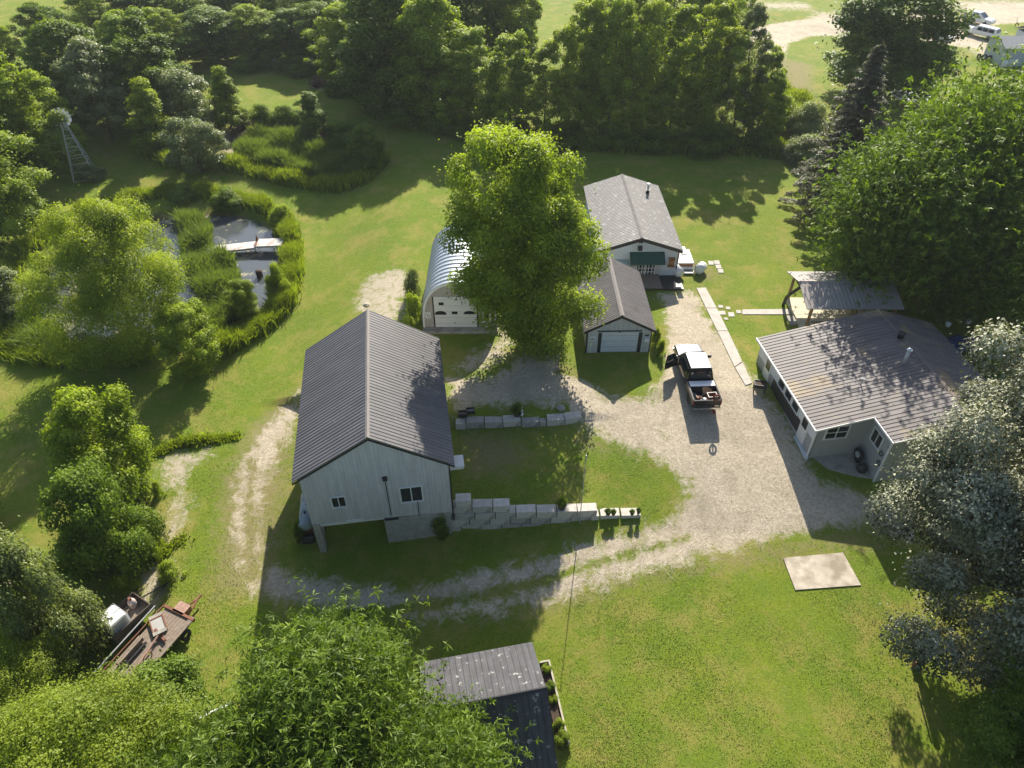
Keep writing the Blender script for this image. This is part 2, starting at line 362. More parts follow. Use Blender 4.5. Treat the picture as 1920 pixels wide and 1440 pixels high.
# concrete walks and slabs
def slab(name, px, label, cat='slab', h=.07, m='concrete', group=None):
    w = [gt(u, v) for u, v in px]; z = max(p.z for p in w); lo = min(p.z for p in w)
    mb = MB(); n = len(w)
    mb.add([(p.x, p.y, p.z - .15) for p in w] + [(p.x, p.y, p.z + h) for p in w], [tuple(range(n - 1, -1, -1)), tuple(range(n, 2 * n))] + [(i, (i + 1) % n, n + (i + 1) % n, n + i) for i in range(n)])
    o = mb.build(name, M[m]); return tag(o, label, cat, group)
M['pale'] = mat('pale_concrete', (.5, .44, .35), .9, var=.25, scale=1.6, bump=.008, stain=((.3, .25, .18), .9, .46, .62))
M['walk'] = mat('walk_concrete', (.47, .43, .38), .9, var=.15, scale=2, bump=.006)
slab('concrete_pad', [(1468, 1047), (1580, 1037), (1614, 1098), (1491, 1107)], 'pale bare concrete pad set in the lawn at lower right', 'concrete pad', .06, 'pale')
slab('house_patio', [(1520, 843), (1612, 826), (1650, 878), (1662, 903), (1600, 893), (1552, 880), (1528, 862)], 'grey concrete patio in the shaded corner of the farmhouse', 'patio', .06)
k = [(0, 0), (.2, .2), (.42, .42), (.62, .62), (.82, .82), (1, 1)]
Lp = [(1306, 541), (1324, 579), (1345, 622), (1378, 690), (1398, 724)]; Rp = [(1323, 540), (1344, 579), (1365, 622), (1392, 680), (1410, 720)]
for i in range(4):
    g_ = lambda a, b, t: (a[0] + (b[0] - a[0]) * t, a[1] + (b[1] - a[1]) * t)
    q = [Lp[i], Rp[i], g_(Rp[i], Rp[i + 1], .975), g_(Lp[i], Lp[i + 1], .975)]
    slab('walkway_slab', q, ['long pale walkway slab nearest the white workshop', 'second walkway slab down from the white workshop', 'third walkway slab beside the parked pickup', 'last long walkway slab ending by the black planter'][i], 'path slab', .06, 'walk', 'slabs of the concrete walkway')
pv = [(1340, 582), (1392, 581), (1440, 581), (1482, 580)]
slab('paver_path', [(1392, 581), (1482, 580), (1482, 590), (1392, 590)], 'narrow paved path leading to the timber pavilion', 'path', .05, 'walk')
for (u, v, w, h, s) in [(1350, 575, 9, 5, 'small stone by the walkway, farthest from the pavilion path'), (1353, 587, 12, 7, 'square stone next to the walkway, middle row'), (1370, 590, 11, 8, 'square stone just left of the paved path'), (1364, 578, 8, 5, 'small stone above the square stepping stones'), (1384, 585, 9, 6, 'stepping stone touching the paved path'), (1360, 598, 7, 4, 'lowest small stepping stone near the walkway')]:
    slab('stepping_stone', [(u - w / 2, v - h / 2), (u + w / 2, v - h / 2), (u + w / 2 + 2, v + h / 2), (u - w / 2 + 2, v + h / 2)], s, 'stepping stone', .04, 'walk', 'stepping stones in the lawn')
for (u, v, s) in [(1332, 494, 'upper left square paver beside the white deck'), (1343, 493, 'upper right square paver beside the white deck'), (1346, 501, 'middle square paver beside the white deck'), (1350, 509, 'lowest square paver beside the white deck')]:
    slab('patio_paver', [(u - 5, v - 4), (u + 5, v - 4), (u + 7, v + 3), (u - 3, v + 3)], s, 'paver', .05, 'walk', 'square pavers by the white deck')

# ---- clover, short tufts and loose stones: small real pieces scattered over lawn and gravel
def scatter(seed, n, ylo, yhi, xw):
    rng = np.random.RandomState(seed); y = ylo + (yhi - ylo) * rng.uniform(0, 1, n) ** 1.35; x = rng.uniform(-1, 1, n) * (xw + y * .8); return x, y
def grid_at(A, x, y): i = np.clip(np.searchsorted(ys, y) - 1, 0, ny - 2); j = np.clip(np.searchsorted(xs, x) - 1, 0, nx - 2); return A[i, j]
# ---------------------------------------------------------------- foliage
LM = {
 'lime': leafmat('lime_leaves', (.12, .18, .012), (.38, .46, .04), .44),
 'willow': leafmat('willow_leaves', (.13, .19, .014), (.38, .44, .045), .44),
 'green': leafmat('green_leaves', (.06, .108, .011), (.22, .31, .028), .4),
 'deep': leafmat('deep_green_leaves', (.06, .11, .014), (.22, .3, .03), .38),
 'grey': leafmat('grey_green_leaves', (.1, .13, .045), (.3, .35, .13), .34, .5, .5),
 'silver': leafmat('painted_gloss_leaves', (.026, .04, .014), (.44, .45, .32), .1, .5, .3),  # pale second colour is sun gloss on the leaves, painted in
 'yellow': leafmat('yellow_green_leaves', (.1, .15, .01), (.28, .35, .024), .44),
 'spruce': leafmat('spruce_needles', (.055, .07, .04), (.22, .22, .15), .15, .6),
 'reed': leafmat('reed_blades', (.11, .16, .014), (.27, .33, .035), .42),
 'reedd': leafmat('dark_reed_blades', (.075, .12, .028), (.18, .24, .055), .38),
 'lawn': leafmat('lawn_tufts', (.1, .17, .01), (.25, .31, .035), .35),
}
def rot_basis(N, rng):
    """orthonormal tangents for unit normals N"""
    a = rng.normal(size=N.shape); t = a - (a * N).sum(1, keepdims=True) * N; t /= np.linalg.norm(t, axis=1, keepdims=True) + 1e-9
    return t, np.cross(N, t)
def leaves(C, N, size, rng, kind='leaf', asp=.62):
    """one small folded leaf spray per centre C with normal N"""
    n = len(C); T, B = rot_basis(N, rng); s = size * rng.uniform(.6, 1.35, (n, 1))
    if kind == 'frond':
        # leaflet: long thin and drooping away
        T = T + N * .15 - np.array([0, 0, .25]); T /= np.linalg.norm(T, axis=1, keepdims=True)
        B = np.cross(N, T); B /= np.linalg.norm(B, axis=1, keepdims=True) + 1e-9
        p0 = C; p1 = C + T * s * .5 + B * s * asp * .33 + N * s * .05; p2 = C + T * s - np.array([0, 0, .18]) * s; p3 = C + T * s * .5 - B * s * asp * .33 + N * s * .05
    else:
        p0 = C - T * s * .5; p1 = C + B * s * asp * .5 + N * s * .12; p2 = C + T * s * .5; p3 = C - B * s * asp * .5 + N * s * .12
    V = np.stack([p0, p1, p2, p3], 1).reshape(-1, 3); Fq = np.arange(4 * n).reshape(n, 4)
    return V, Fq
def unit(v): return v / (np.linalg.norm(v, axis=-1, keepdims=True) + 1e-9)
def crown_mesh(seed, Rr, zb, zt, nclump, nleaf, size, mname, kind='leaf', form='round', rc=.25, lump=.28, asp=.62, off=(0, 0), ret=False):
    """leaf clumps spread through an uneven crown between heights zb and zt"""
    rng = np.random.RandomState(seed); Hc = zt - zb
    cs = []; ph = rng.uniform(0, 6.28, 6)
    while len(cs) < nclump:
        t = rng.uniform(0, 1) ** (.9 if form != 'cone' else 1.1); a = rng.uniform(0, 2 * math.pi)
        if form == 'round': r = math.sqrt(max(0, 1 - (2 * t - .85) ** 2 / 1.35)) if t > .1 else .62
        elif form == 'ovoid': r = math.sqrt(max(0, 1 - ((t - .5) / .52) ** 2)) * (1.02 if t > .3 else .92)
        elif form == 'cone': r = (1 - t) ** .8 * .97 + .08
        elif form == 'column': r = min(1, 1.5 * math.sqrt(max(0, 1 - t))) * min(1, .55 + 2 * t)
        elif form == 'spread': r = math.sqrt(max(0, 1 - ((t - .55) / .62) ** 2))
        elif form == 'dome': r = math.sqrt(max(0, 1 - t ** 2)) * .98 + .02
        lob = 1 + lump * (math.sin(2 * a + ph[0]) * .5 + math.sin(3 * a + ph[1] + 3 * t) * .5 + math.sin(5 * a + ph[2] - 4 * t) * .3)
        q = rng.uniform(.35, 1) ** .5
        cs.append((math.cos(a) * r * q * lob * Rr, math.sin(a) * r * q * lob * Rr, zb + t * Hc + rng.normal() * .03 * Hc, rc * Rr * rng.uniform(.6, 1.3)))
    cs = np.array(cs); w = cs[:, 3] ** 2; k = rng.choice(len(cs), nleaf, p=w / w.sum())
    d = unit(rng.normal(size=(nleaf, 3)) + [0, 0, .45])
    rad = cs[k, 3:4] * rng.uniform(.45, 1.12, (nleaf, 1)) ** .7 * np.where(rng.uniform(size=(nleaf, 1)) < .06, rng.uniform(1.1, 1.4, (nleaf, 1)), 1)
    # sub-clumping: small bumps on each clump so that the surface is broken up
    bump = np.sin(d[:, :1] * 9 + k[:, None]) * np.sin(d[:, 1:2] * 9 + 2 * k[:, None]) * np.sin(d[:, 2:] * 8)
    C = cs[k, :3] + d * rad * (1 + .34 * bump) * [1, 1, .7]
    nf = nleaf // 6; q = rng.normal(size=(nf, 3)) * [Rr * .33, Rr * .33, Hc * .2] + [0, 0, zb + Hc * .45]; C[:nf] = q
    if form == 'cone': C[:nf, :2] *= .6
    C[:, 0] += off[0] * (C[:, 2] - zb) / Hc; C[:, 1] += off[1] * (C[:, 2] - zb) / Hc
    N = unit(d * .8 + rng.normal(size=(nleaf, 3)) * .5 + [0, .25, .7])
    tc = rng.uniform(0, 1, len(cs)); tint = np.clip(-.02 + .35 * tc[k] + rng.normal(size=nleaf) * .1 + .62 * np.clip(d[:, 2] + .1, 0, 1), 0, 1)  # upward sides of clumps tinted paler: sunlit tops painted into the leaf colour
    if kind == 'frond':
        # rosettes of leaflets round each twig tip
        m = 7; n2 = nleaf // m; kk = np.repeat(np.arange(n2), m); C = C[kk] + rng.normal(size=(len(kk), 3)) * .03; N = unit(N[kk] + rng.normal(size=(len(kk), 3)) * .25); tint = np.clip(tint[kk] + rng.normal(size=len(kk)) * .06, 0, 1)
    V, Fq = leaves(C, N, size, rng, kind, asp)
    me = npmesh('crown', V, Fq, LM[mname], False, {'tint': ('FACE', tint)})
    return me, cs
def trunk_mesh(seed, r, h0, cs, nl=9, depth=0, off=(0, 0)):
    rng = np.random.RandomState(seed + 77); mb = MB(); ztop = h0 + (cs[:, 2].max() - h0) * .72
    pts = [(0, 0, -depth - .3), (rng.normal() * .1, rng.normal() * .1, h0)]; n = 4
    for i in range(1, n + 1):
        t = i / n; pts.append((off[0] * t * .8 + rng.normal() * .18, off[1] * t * .8 + rng.normal() * .18, h0 + (ztop - h0) * t))
    for i in range(len(pts) - 1):
        a = 1 - i / len(pts) * .85; b = 1 - (i + 1) / len(pts) * .85; mb.tube(pts[i], pts[i + 1], r * a, r * b, 8)
    pick = rng.choice(len(cs), min(nl, len(cs)), replace=False)
    for i in pick:
        c = cs[i] * [.82, .82, .95, 1]; t = np.clip((c[2] - h0) / (ztop - h0 + 1e-6) * .6, 0, .9); j = 1 + t * (len(pts) - 2); q = int(j); f = j - q
        s = Vector(pts[min(q, len(pts) - 1)]).lerp(Vector(pts[min(q + 1, len(pts) - 1)]), f); e = Vector((c[0], c[1], c[2])); m_ = s.lerp(e, .5) + Vector((0, 0, -.06 * (e - s).length))
        mb.path([s, m_, e], r * .4, 5, r * .08)
    return mb
PROT = {}
def protos():
    def P(key, seed, Rr, zb, zt, ncl, nl, size, mname, tr=.2, **kw):
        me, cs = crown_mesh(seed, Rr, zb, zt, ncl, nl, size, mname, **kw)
        off = kw.get('off', (0, 0)); mb = trunk_mesh(seed, tr, zb * .9 + .1, cs, 11 if ncl > 30 else 5, .3, off)
        tm = bpy.data.meshes.new('trunk'); tm.from_pydata(mb.v, [], mb.f); tm.materials.append(M['bark']); tm.polygons.foreach_set('use_smooth', [True] * len(tm.polygons)); PROT[key] = (me, tm, Rr, zt)
    P('maple', 11, 5.4, 1.0, 15, 150, 130000, .22, 'lime', .34, rc=.22, lump=.2, off=(-3.0, 0), form='ovoid')
    P('willow', 12, 6.2, 1.2, 10.8, 110, 130000, .16, 'willow', .3, rc=.2, lump=.35)
    P('walnut', 13, 8.5, 3, 18, 150, 170000, .38, 'green', .4, kind='frond', rc=.2, lump=.3, asp=.5)
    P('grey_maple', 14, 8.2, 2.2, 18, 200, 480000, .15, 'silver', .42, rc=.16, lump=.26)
    P('front', 15, 4.3, 1, 8.5, 75, 230000, .3, 'green', .2, kind='frond', rc=.24, lump=.35, asp=.3, form='spread')
    P('yellow', 16, 4.5, 1, 8.5, 90, 150000, .11, 'yellow', .2, rc=.26, lump=.3)
    P('wood_a', 17, 5, 1.5, 15, 120, 56000, .3, 'green', .25, rc=.2, lump=.35)
    P('wood_b', 18, 4.6, 1.2, 14.5, 110, 56000, .28, 'lime', .22, rc=.19, lump=.4, form='round')
    P('wood_c', 19, 5.2, 1.5, 15, 90, 44000, .38, 'deep', .25, rc=.26, lump=.25)
    P('slim', 20, 3.4, 1, 15, 110, 36000, .24, 'willow', .16, rc=.17, lump=.3, form='column')
    P('cone', 21, 2.2, .2, 8, 55, 16000, .24, 'yellow', .12, rc=.3, form='cone')
    P('sapling', 22, 3.2, .4, 7, 60, 26000, .24, 'grey', .12, rc=.26, lump=.3)
    P('dome', 23, 3.4, .1, 6.2, 60, 22000, .24, 'grey', .12, rc=.28, form='dome')
    P('young', 24, 3.3, .4, 8, 75, 42000, .2, 'lime', .14, rc=.25, lump=.3)
    P('shrub', 25, 2.2, 0, 2.8, 34, 16000, .17, 'green', .06, rc=.34, form='dome', lump=.35)
    P('brush', 26, 3.2, 0, 4.4, 60, 40000, .17, 'grey', .08, rc=.26, form='dome', lump=.3)
    P('weed', 27, 1, 0, .9, 16, 4500, .11, 'lime', .03, rc=.4, form='dome', lump=.35)
    P('darkdome', 28, 2.3, 0, 7, 50, 18000, .25, 'deep', .12, rc=.27, form='cone')
    # spruce
    rng = np.random.RandomState(31); Hs = 17; mb = MB(); mb.tube((0, 0, -.5), (0, 0, Hs), .25, .03, 8); Cs = []; Ns = []; ti = []
    for i in range(150):
        t = (i / 150) ** .85; z = .8 + t * (Hs - 1.2); L = (1 - t) ** .85 * 4.7 * rng.uniform(.7, 1.15) + .2; a = i * 2.4 + rng.normal() * .2
        e = Vector((math.cos(a) * L, math.sin(a) * L, z - .16 * L + .05 * L * L * .3)); s = Vector((0, 0, z)); mb.tube(s, e, .05, .012, 4)
        m_ = int(60 + L * 95); u = rng.uniform(.08, 1, (m_, 1)) ** .75; p = np.array(s) * (1 - u) + np.array(e) * u
        side = np.array([-math.sin(a), math.cos(a), 0]); w = (rng.uniform(-1, 1, (m_, 1))) * (.16 + .36 * np.sin(u * 2.6)) * (.45 + L * .15)
        p = p + side * w + np.array([0, 0, -1]) * np.abs(w) * .3 + rng.normal(size=(m_, 3)) * .05; Cs.append(p); Ns.append(np.tile([0, 0, 1.], (m_, 1)) + rng.normal(size=(m_, 3)) * .55); ti.append(np.clip(rng.normal(size=m_) * .25 + .45 + .2 * (u[:, 0] > .8), 0, 1))
    C = np.concatenate(Cs); Nn = unit(np.concatenate(Ns)); V, Fq = leaves(C, Nn, .3, rng, 'leaf', .3)
    me = npmesh('crown', V, Fq, LM['spruce'], False, {'tint': ('FACE', np.concatenate(ti))})
    tm = bpy.data.meshes.new('trunk'); tm.from_pydata(mb.v, [], mb.f); tm.materials.append(M['bark']); PROT['spruce'] = (me, tm, 4.7, Hs)
protos()
MATV = {}
def plant(name, key, loc, Rw, Hw, label, cat='tree', group=None, rz=None, leaf=None):
    me, tm, r0, h0 = PROT[key]; sx = Rw / r0; sz = Hw / h0
    root = thing(name, loc, random.uniform(0, 6.28) if rz is None else rz, label, cat, group)
    root.scale = (sx, sx, sz)
    t = bpy.data.objects.new('trunk' if cat == 'tree' else 'stem', tm); link(t, root)
    if leaf:
        if (key, leaf) not in MATV: m2 = me.copy(); m2.materials.clear(); m2.materials.append(LM[leaf]); MATV[(key, leaf)] = m2
        me = MATV[(key, leaf)]
    c = bpy.data.objects.new('crown' if cat == 'tree' else 'foliage', me); link(c, root)
    return root
def tree(name, key, ub, vb, vtop, wpx, label, cat='tree', group=None, rz=None, leaf=None):
    """base seen at (ub, vb); top reaches vtop; crown wpx wide: turned into metres at the place where it stands"""
    p = gt(ub, vb); yy = (vtop - 720) / F; d = (math.cos(TH) - yy * math.sin(TH), -math.sin(TH) - yy * math.cos(TH))
    Hw = max(1., H + d[1] * p.y / d[0] - p.z); zc = p.z + Hw * .5; dep = p.y * math.cos(TH) + (H - zc) * math.sin(TH)
    # the crown's far side pokes up in the picture: take that off the height
    Rw = wpx / 2 / F * dep; Hw = max(1., Hw - Rw * .25)
    return plant(name, key, p, Rw, Hw, label, cat, group, rz, leaf)
random.seed(5)
tree('maple_tree', 'maple', 1008, 652, 236, 242, 'large bright green maple between the arched garage and the white garage', rz=0.0)
tree('willow_tree', 'willow', 268, 655, 376, 255, 'broad yellow-green willow growing out of the near pond', rz=1)
G1 = 'old trees round the farmhouse'
def wal(x, y, r_, h_, lab, rz): plant('walnut_tree', 'walnut', (x, y, gh(x, y)), r_, h_, lab, 'tree', G1, rz)
wal(39.5, 54, 8.3, 15.8, 'tall dark walnut rising highest behind the farmhouse roof', .5)
wal(29.0, 48.2, 6.3, 13.8, 'walnut overhanging the pavilion roof, left of the tallest walnut', 2.2)
wal(33.5, 51.5, 5.6, 16, 'middle walnut between the overhanging one and the tallest one', 4.4)
wal(47, 50, 8, 13.5, 'walnut at the right edge of the picture behind the blue tarp', 3.9)
wal(35.6, 45, 5.6, 10.5, 'lower walnut in front of the tallest one, right above the blue tarp', 5.2)
tree('spruce_tree', 'spruce', 1550, 402, 42, 215, 'tall grey-green spruce standing at the edge of the back lawn', rz=0)
tree('walnut_tree', 'wood_c', 1630, 190, -75, 215, 'dark round tree rising behind the spruce beside the gravel road', group=G1, rz=1)
plant('maple_tree', 'grey_maple', (25.7, 18.2, gh(25, 17.6)), 7.5, 22, 'very large dark maple with sun glints painted pale on its leaves at lower right', rz=.3)
plant('maple_tree', 'grey_maple', (25.5, 11.5, gh(25, 12)), 6.4, 13, 'lower maple added to darken the bottom right corner, below the very large one', rz=2, leaf='deep')  # added tree, brings darkness to a corner lying in the big maple's shade
def front(key, u, v, zc, r, h, label, leaf=None, name='sumac_tree', rz=None):
    p = at(u, v, zc); z = gh(p.x, p.y); return plant(name, key, (p.x, p.y, z), r, h, label, 'tree', 'trees along the bottom edge', rz, leaf)
front('front', 600, 1290, 4.4, 4.3, 8.9, 'fronded tree in the foreground below the barn, left of the black shed', rz=.4)
front('front', 800, 1440, 3.4, 3.5, 7.4, 'fronded tree overhanging the black shed roof', rz=1.9)
front('front', 370, 1500, 3.4, 3.9, 7.4, 'fronded tree below the old hay wagon', rz=3)
front('front', 620, 1560, 3, 4, 7.6, 'fronded tree at the very bottom edge, half cut off', rz=4.2)
front('yellow', 90, 1455, 3.4, 4.3, 8, 'yellow-green tree filling the bottom left corner', name='honey_locust_tree')
front('yellow', 0, 1300, 1.5, 2.6, 5.4, 'smaller yellow-green tree on the left edge above the corner tree', name='honey_locust_tree')
tree('young_tree', 'young', 240, 935, 735, 155, 'young maple standing alone on the lawn left of the sandy patch', rz=.6)
tree('shrub', 'brush', 226, 1045, 890, 168, 'leafy green shrub below the young maple, beside the sandy patch', 'shrub', 'shrubs left of the track', leaf='green')
tree('shrub', 'brush', 135, 1225, 1030, 165, 'large grey-green shrub behind the white liquid tank', 'shrub', 'shrubs left of the track')
tree('shrub', 'shrub', 330, 1325, 1262, 150, 'low green shrub growing over the lower end of the hay wagon', 'shrub', 'shrubs left of the track')
tree('shrub', 'shrub', 60, 1255, 1190, 160, 'low shrub at the left edge under the grey-green shrub', 'shrub', 'shrubs left of the track', leaf='lime')
tree('shrub', 'shrub', -15, 985, 870, 70, 'small shrub on the left edge beside the tree shadow', 'shrub', 'shrubs left of the track')
tree('weed_clump', 'weed', 290, 1045, 1020, 34, 'weed clump on the sandy patch, beside the leafy shrub', 'weeds', 'weed clumps on the sandy patch')
tree('weed_clump', 'weed', 322, 1085, 1062, 44, 'weed clump right of the sandy patch above the hay wagon', 'weeds', 'weed clumps on the sandy patch')
tree('weed_clump', 'weed', 240, 1112, 1085, 44, 'bright weed clump touching the white liquid tank', 'weeds', 'weed clumps on the sandy patch', leaf='yellow')
tree('weed_clump', 'weed', 300, 930, 912, 20, 'weed clump on the upper sandy patch', 'weeds', 'weed clumps on the sandy patch')
# marsh and pond shrubs
G2 = 'trees and shrubs round the marsh'
tree('willow_tree', 'cone', 300, 282, 146, 84, 'rounded yellow-green willow left of the marsh', group=G2, leaf='willow')
tree('shrub_tree', 'dome', 356, 232, 122, 112, 'round grey-green tree behind the marsh between two yellow-green ones', group=G2)
tree('willow_tree', 'cone', 436, 238, 124, 72, 'pointed yellow-green tree at the back corner of the marsh', group=G2)
tree('sapling', 'sapling', 378, 322, 212, 92, 'pale silvery young tree at the near left corner of the marsh', group=G2)
tree('cedar_tree', 'darkdome', 592, 258, 166, 64, 'dark conical cedar standing in the marsh reeds', group=G2)
tree('shrub', 'dome', 690, 315, 234, 74, 'grey shrub at the right end of the marsh', 'shrub', G2, leaf='deep')
tree('shrub', 'shrub', 495, 238, 196, 50, 'low shrub on the far bank of the marsh, nearer the pointed tree', 'shrub', G2, leaf='deep')
tree('shrub', 'shrub', 538, 236, 198, 46, 'low shrub on the far bank of the marsh, nearer the cedar', 'shrub', G2)
tree('shrub', 'shrub', 648, 262, 228, 50, 'low shrub between the cedar and the right end of the marsh', 'shrub', G2, leaf='deep')
G3 = 'bushes round the near pond'
tree('willow_bush', 'young', 466, 598, 523, 56, 'small yellow-green willow bush in the near pond, below the dock', 'shrub', G3, leaf='yellow')
tree('willow_bush', 'young', 372, 690, 570, 110, 'yellow-green bush against the lower right of the pond willow', 'shrub', G3)
tree('willow_bush', 'young', 25, 600, 500, 90, 'light green bush on the left bank of the near pond', 'shrub', G3, leaf='grey')
tree('willow_bush', 'shrub', 525, 560, 500, 44, 'bright bush on the right bank of the near pond, below the dock', 'shrub', G3, leaf='yellow')
tree('willow_bush', 'shrub', 350, 372, 345, 60, 'dark bush on the far bank of the near pond', 'shrub', G3, leaf='deep')
tree('willow_bush', 'shrub', 425, 385, 352, 56, 'dark green bush on the far bank, above the dock', 'shrub', G3, leaf='green')
tree('willow_bush', 'shrub', 528, 420, 385, 40, 'small bush at the upper right corner of the near pond', 'shrub', G3, leaf='lime')
# weeds by buildings
tree('weed_clump', 'weed', 776, 560, 515, 36, 'tall grey-green weeds at the far left corner of the arched garage', 'weeds', 'weeds against the garages', leaf='grey')
tree('weed_clump', 'weed', 777, 600, 560, 32, 'weeds along the left wall of the arched garage', 'weeds', 'weeds against the garages')
tree('weed_clump', 'weed', 768, 622, 598, 26, 'weeds between the arched garage and the barn roof', 'weeds', 'weeds against the garages')
tree('weed_clump', 'weed', 1228, 648, 622, 20, 'yellow-green weeds at the right wall of the white garage', 'weeds', 'weeds against the garages', leaf='yellow')
tree('weed_clump', 'weed', 1238, 665, 650, 16, 'small yellow weeds beside the gravel by the white garage', 'weeds', 'weeds against the garages', leaf='yellow')
tree('weed_clump', 'shrub', 824, 998, 955, 40, 'dark bush between the barn wall and the concrete block wall', 'weeds', 'weeds against the barn', leaf='deep')
tree('weed_clump', 'weed', 566, 1010, 985, 24, 'weeds under the old blue tank', 'weeds', 'weeds against the barn', leaf='green')
tree('shrub', 'shrub', 1850, 700, 655, 90, 'green bush in front of the blue tarp behind the farmhouse', 'shrub', leaf='green')
# left woods
G4 = 'trees on the left side'
tree('tree', 'wood_a', 35, 458, 215, 170, 'large tree left of the windmill, nearest to the pond', group=G4, leaf='lime')
tree('tree', 'wood_b', 80, 330, 92, 150, 'bright green tree behind the windmill head', group=G4)
tree('tree', 'wood_a', -20, 385, 150, 170, 'tree cut by the left edge, above the pond', group=G4)
tree('tree', 'wood_a', 212, 262, 72, 120, 'leafy tree just right of the windmill', group=G4, leaf='grey')
tree('tree', 'wood_b', 290, 215, 18, 150, 'bright tree behind the rounded yellow-green willow', group=G4, leaf='green')
tree('tree', 'wood_c', 175, 225, 30, 130, 'dark tree between the windmill tree and the field', group=G4)
tree('tree', 'wood_c', 130, 560, 455, 60, 'small dark tree at the near pond left edge', group=G4) if False else None
tree('tree', 'wood_c', -15, 455, 330, 90, 'dark small tree below the large one at the left edge', group=G4)
tree('bush', 'shrub', 172, 335, 308, 46, 'small bush at the foot of the windmill', 'shrub', leaf='grey')
tree('tree', 'wood_b', 25, 145, 30, 60, 'lone small tree by the field at top left', group=G4)
tree('tree', 'wood_a', 105, 120, 0, 100, 'tree at the top left beyond the field edge', group=G4)
# back woods: row of trees beyond the lawn
G5 = 'trees of the wood behind the lawn'
rows = [(255, 135, 15, 105, 'wood_a', 'lime', 'tree above the rounded yellow-green willow, leftmost of the wood behind the marsh'),
 (330, 128, 8, 110, 'wood_b', 'lime', 'tree behind the round grey-green tree'),
 (410, 118, 6, 110, 'wood_c', 'green', 'dark tree behind the pointed yellow-green tree'),
 (485, 114, 4, 105, 'wood_a', 'lime', 'dark tree left above the white barrel on the lawn edge'),
 (550, 116, 10, 95, 'wood_b', 'green', 'dark tree right above the white barrel on the lawn edge'),
 (605, 122, 0, 100, 'wood_c', 'green', 'dark tree above the sandy mound'),
 (190, 85, -30, 110, 'wood_b', 'lime', 'bright tree on the top edge, farthest left of the back row'),
 (280, 70, -45, 120, 'wood_a', 'green', 'back-row tree on the top edge, second from the left'),
 (370, 66, -45, 120, 'wood_c', 'lime', 'back-row tree on the top edge above the round grey-green tree'),
 (460, 62, -45, 120, 'wood_a', 'green', 'back-row tree on the top edge above the pointed tree'),
 (545, 64, -45, 115, 'wood_b', 'lime', 'back-row tree on the top edge above the white barrel'),
 (625, 66, -45, 110, 'wood_a', 'lime', 'back-row bright tree on the top edge above the sandy mound'),
 (655, 160, 5, 110, 'wood_a', 'lime', 'bright tree overlooking the right edge of the far lawn'),
 (735, 205, -45, 165, 'wood_c', 'deep', 'very dark big tree at the inner corner of the lawn'),
 (812, 222, -20, 130, 'wood_c', 'lime', 'dark tree just right of the inner corner tree'),
 (880, 238, 50, 120, 'wood_b', 'lime', 'light green tree bulging out behind the maple top, left one'),
 (955, 250, 62, 115, 'wood_b', 'lime', 'light green tree straight behind the top of the big maple'),
 (1022, 258, 78, 90, 'slim', 'willow', 'lower light tree under the gap that shows the far field'),
 (1085, 262, -25, 115, 'wood_b', 'willow', 'slim tree just right of the field gap'),
 (1140, 266, -15, 110, 'wood_a', 'lime', 'second slim tree right of the field gap'),
 (1196, 268, -35, 115, 'wood_b', 'willow', 'third slim tree behind the white workshop ridge'),
 (1255, 270, -20, 100, 'slim', 'lime', 'slim tree behind the workshop chimney'),
 (1315, 272, -10, 110, 'wood_b', 'willow', 'bright tree at the right part of the back wood'),
 (1372, 272, -30, 80, 'slim', 'grey', 'thin greyish tree near the right end of the back wood'),
 (1415, 272, 92, 95, 'wood_b', 'lime', 'rounded light tree ending the back wood on the right'),
 (700, 120, -70, 130, 'wood_a', 'lime', 'second-row tree behind the inner corner tree'),
 (790, 140, -75, 140, 'wood_c', 'green', 'second-row dark tree above the inner corner'),
 (880, 150, -70, 130, 'wood_a', 'green', 'second-row tree left of the field gap'),
 (955, 145, -60, 110, 'wood_a', 'lime', 'second-row thin tree at the left of the field gap'),
 (1120, 165, -70, 100, 'wood_b', 'lime', 'second-row tree right of the field gap'),
 (1210, 170, -75, 110, 'wood_b', 'willow', 'second-row tree behind the slim trees'),
 (1300, 165, -70, 110, 'wood_a', 'willow', 'second-row tree on the right of the back wood'),
 (1365, 120, -60, 70, 'slim', 'lime', 'second-row slim tree beside the gravel road end')]
for (u, v, vt, w, key, lf, lab) in rows: tree('woodland_tree', key, u, v - (14 if u > 1080 and v > 250 else 0), max(vt, 2) if u > 1080 and v > 250 else vt, w, lab, group=G5, leaf=lf)
for (u, v, vt, w, lf, lab) in [(640, 175, 140, 60, 'deep', 'low bush at the foot of the bright tree by the far lawn'), (1150, 272, 225, 90, 'green', 'understorey bush below the slim trees, left one'),
   (1235, 275, 232, 90, 'deep', 'understorey bush below the slim trees, middle one'), (1330, 278, 225, 100, 'deep', 'understorey bush below the right part of the wood'), (1420, 280, 232, 70, 'green', 'bush at the right end of the back wood edge'),
   (1050, 266, 225, 90, 'deep', 'understorey bush below the field gap'), (960, 262, 222, 90, 'deep', 'understorey bush straight behind the big maple'), (860, 248, 210, 100, 'deep', 'understorey bush left of the big maple top'), (760, 225, 180, 110, 'deep', 'dark bush at the inner corner of the lawn'),
   (1500, 262, 190, 80, 'grey', 'grey-green bush left of the spruce'), (1462, 250, 190, 60, 'lime', 'light bush between the back wood and the spruce'), (1500, 300, 250, 70, 'grey', 'grey bush at the left foot of the spruce'),
   (480, 128, 92, 80, 'deep', 'dark bush on the far edge of the lawn left of the white barrel'), (560, 135, 100, 80, 'deep', 'dark bush on the far edge right of the white barrel')]:
    tree('bush', 'shrub', u, v, vt, w, lab, 'shrub', 'bushes along the wood edge', leaf=lf)
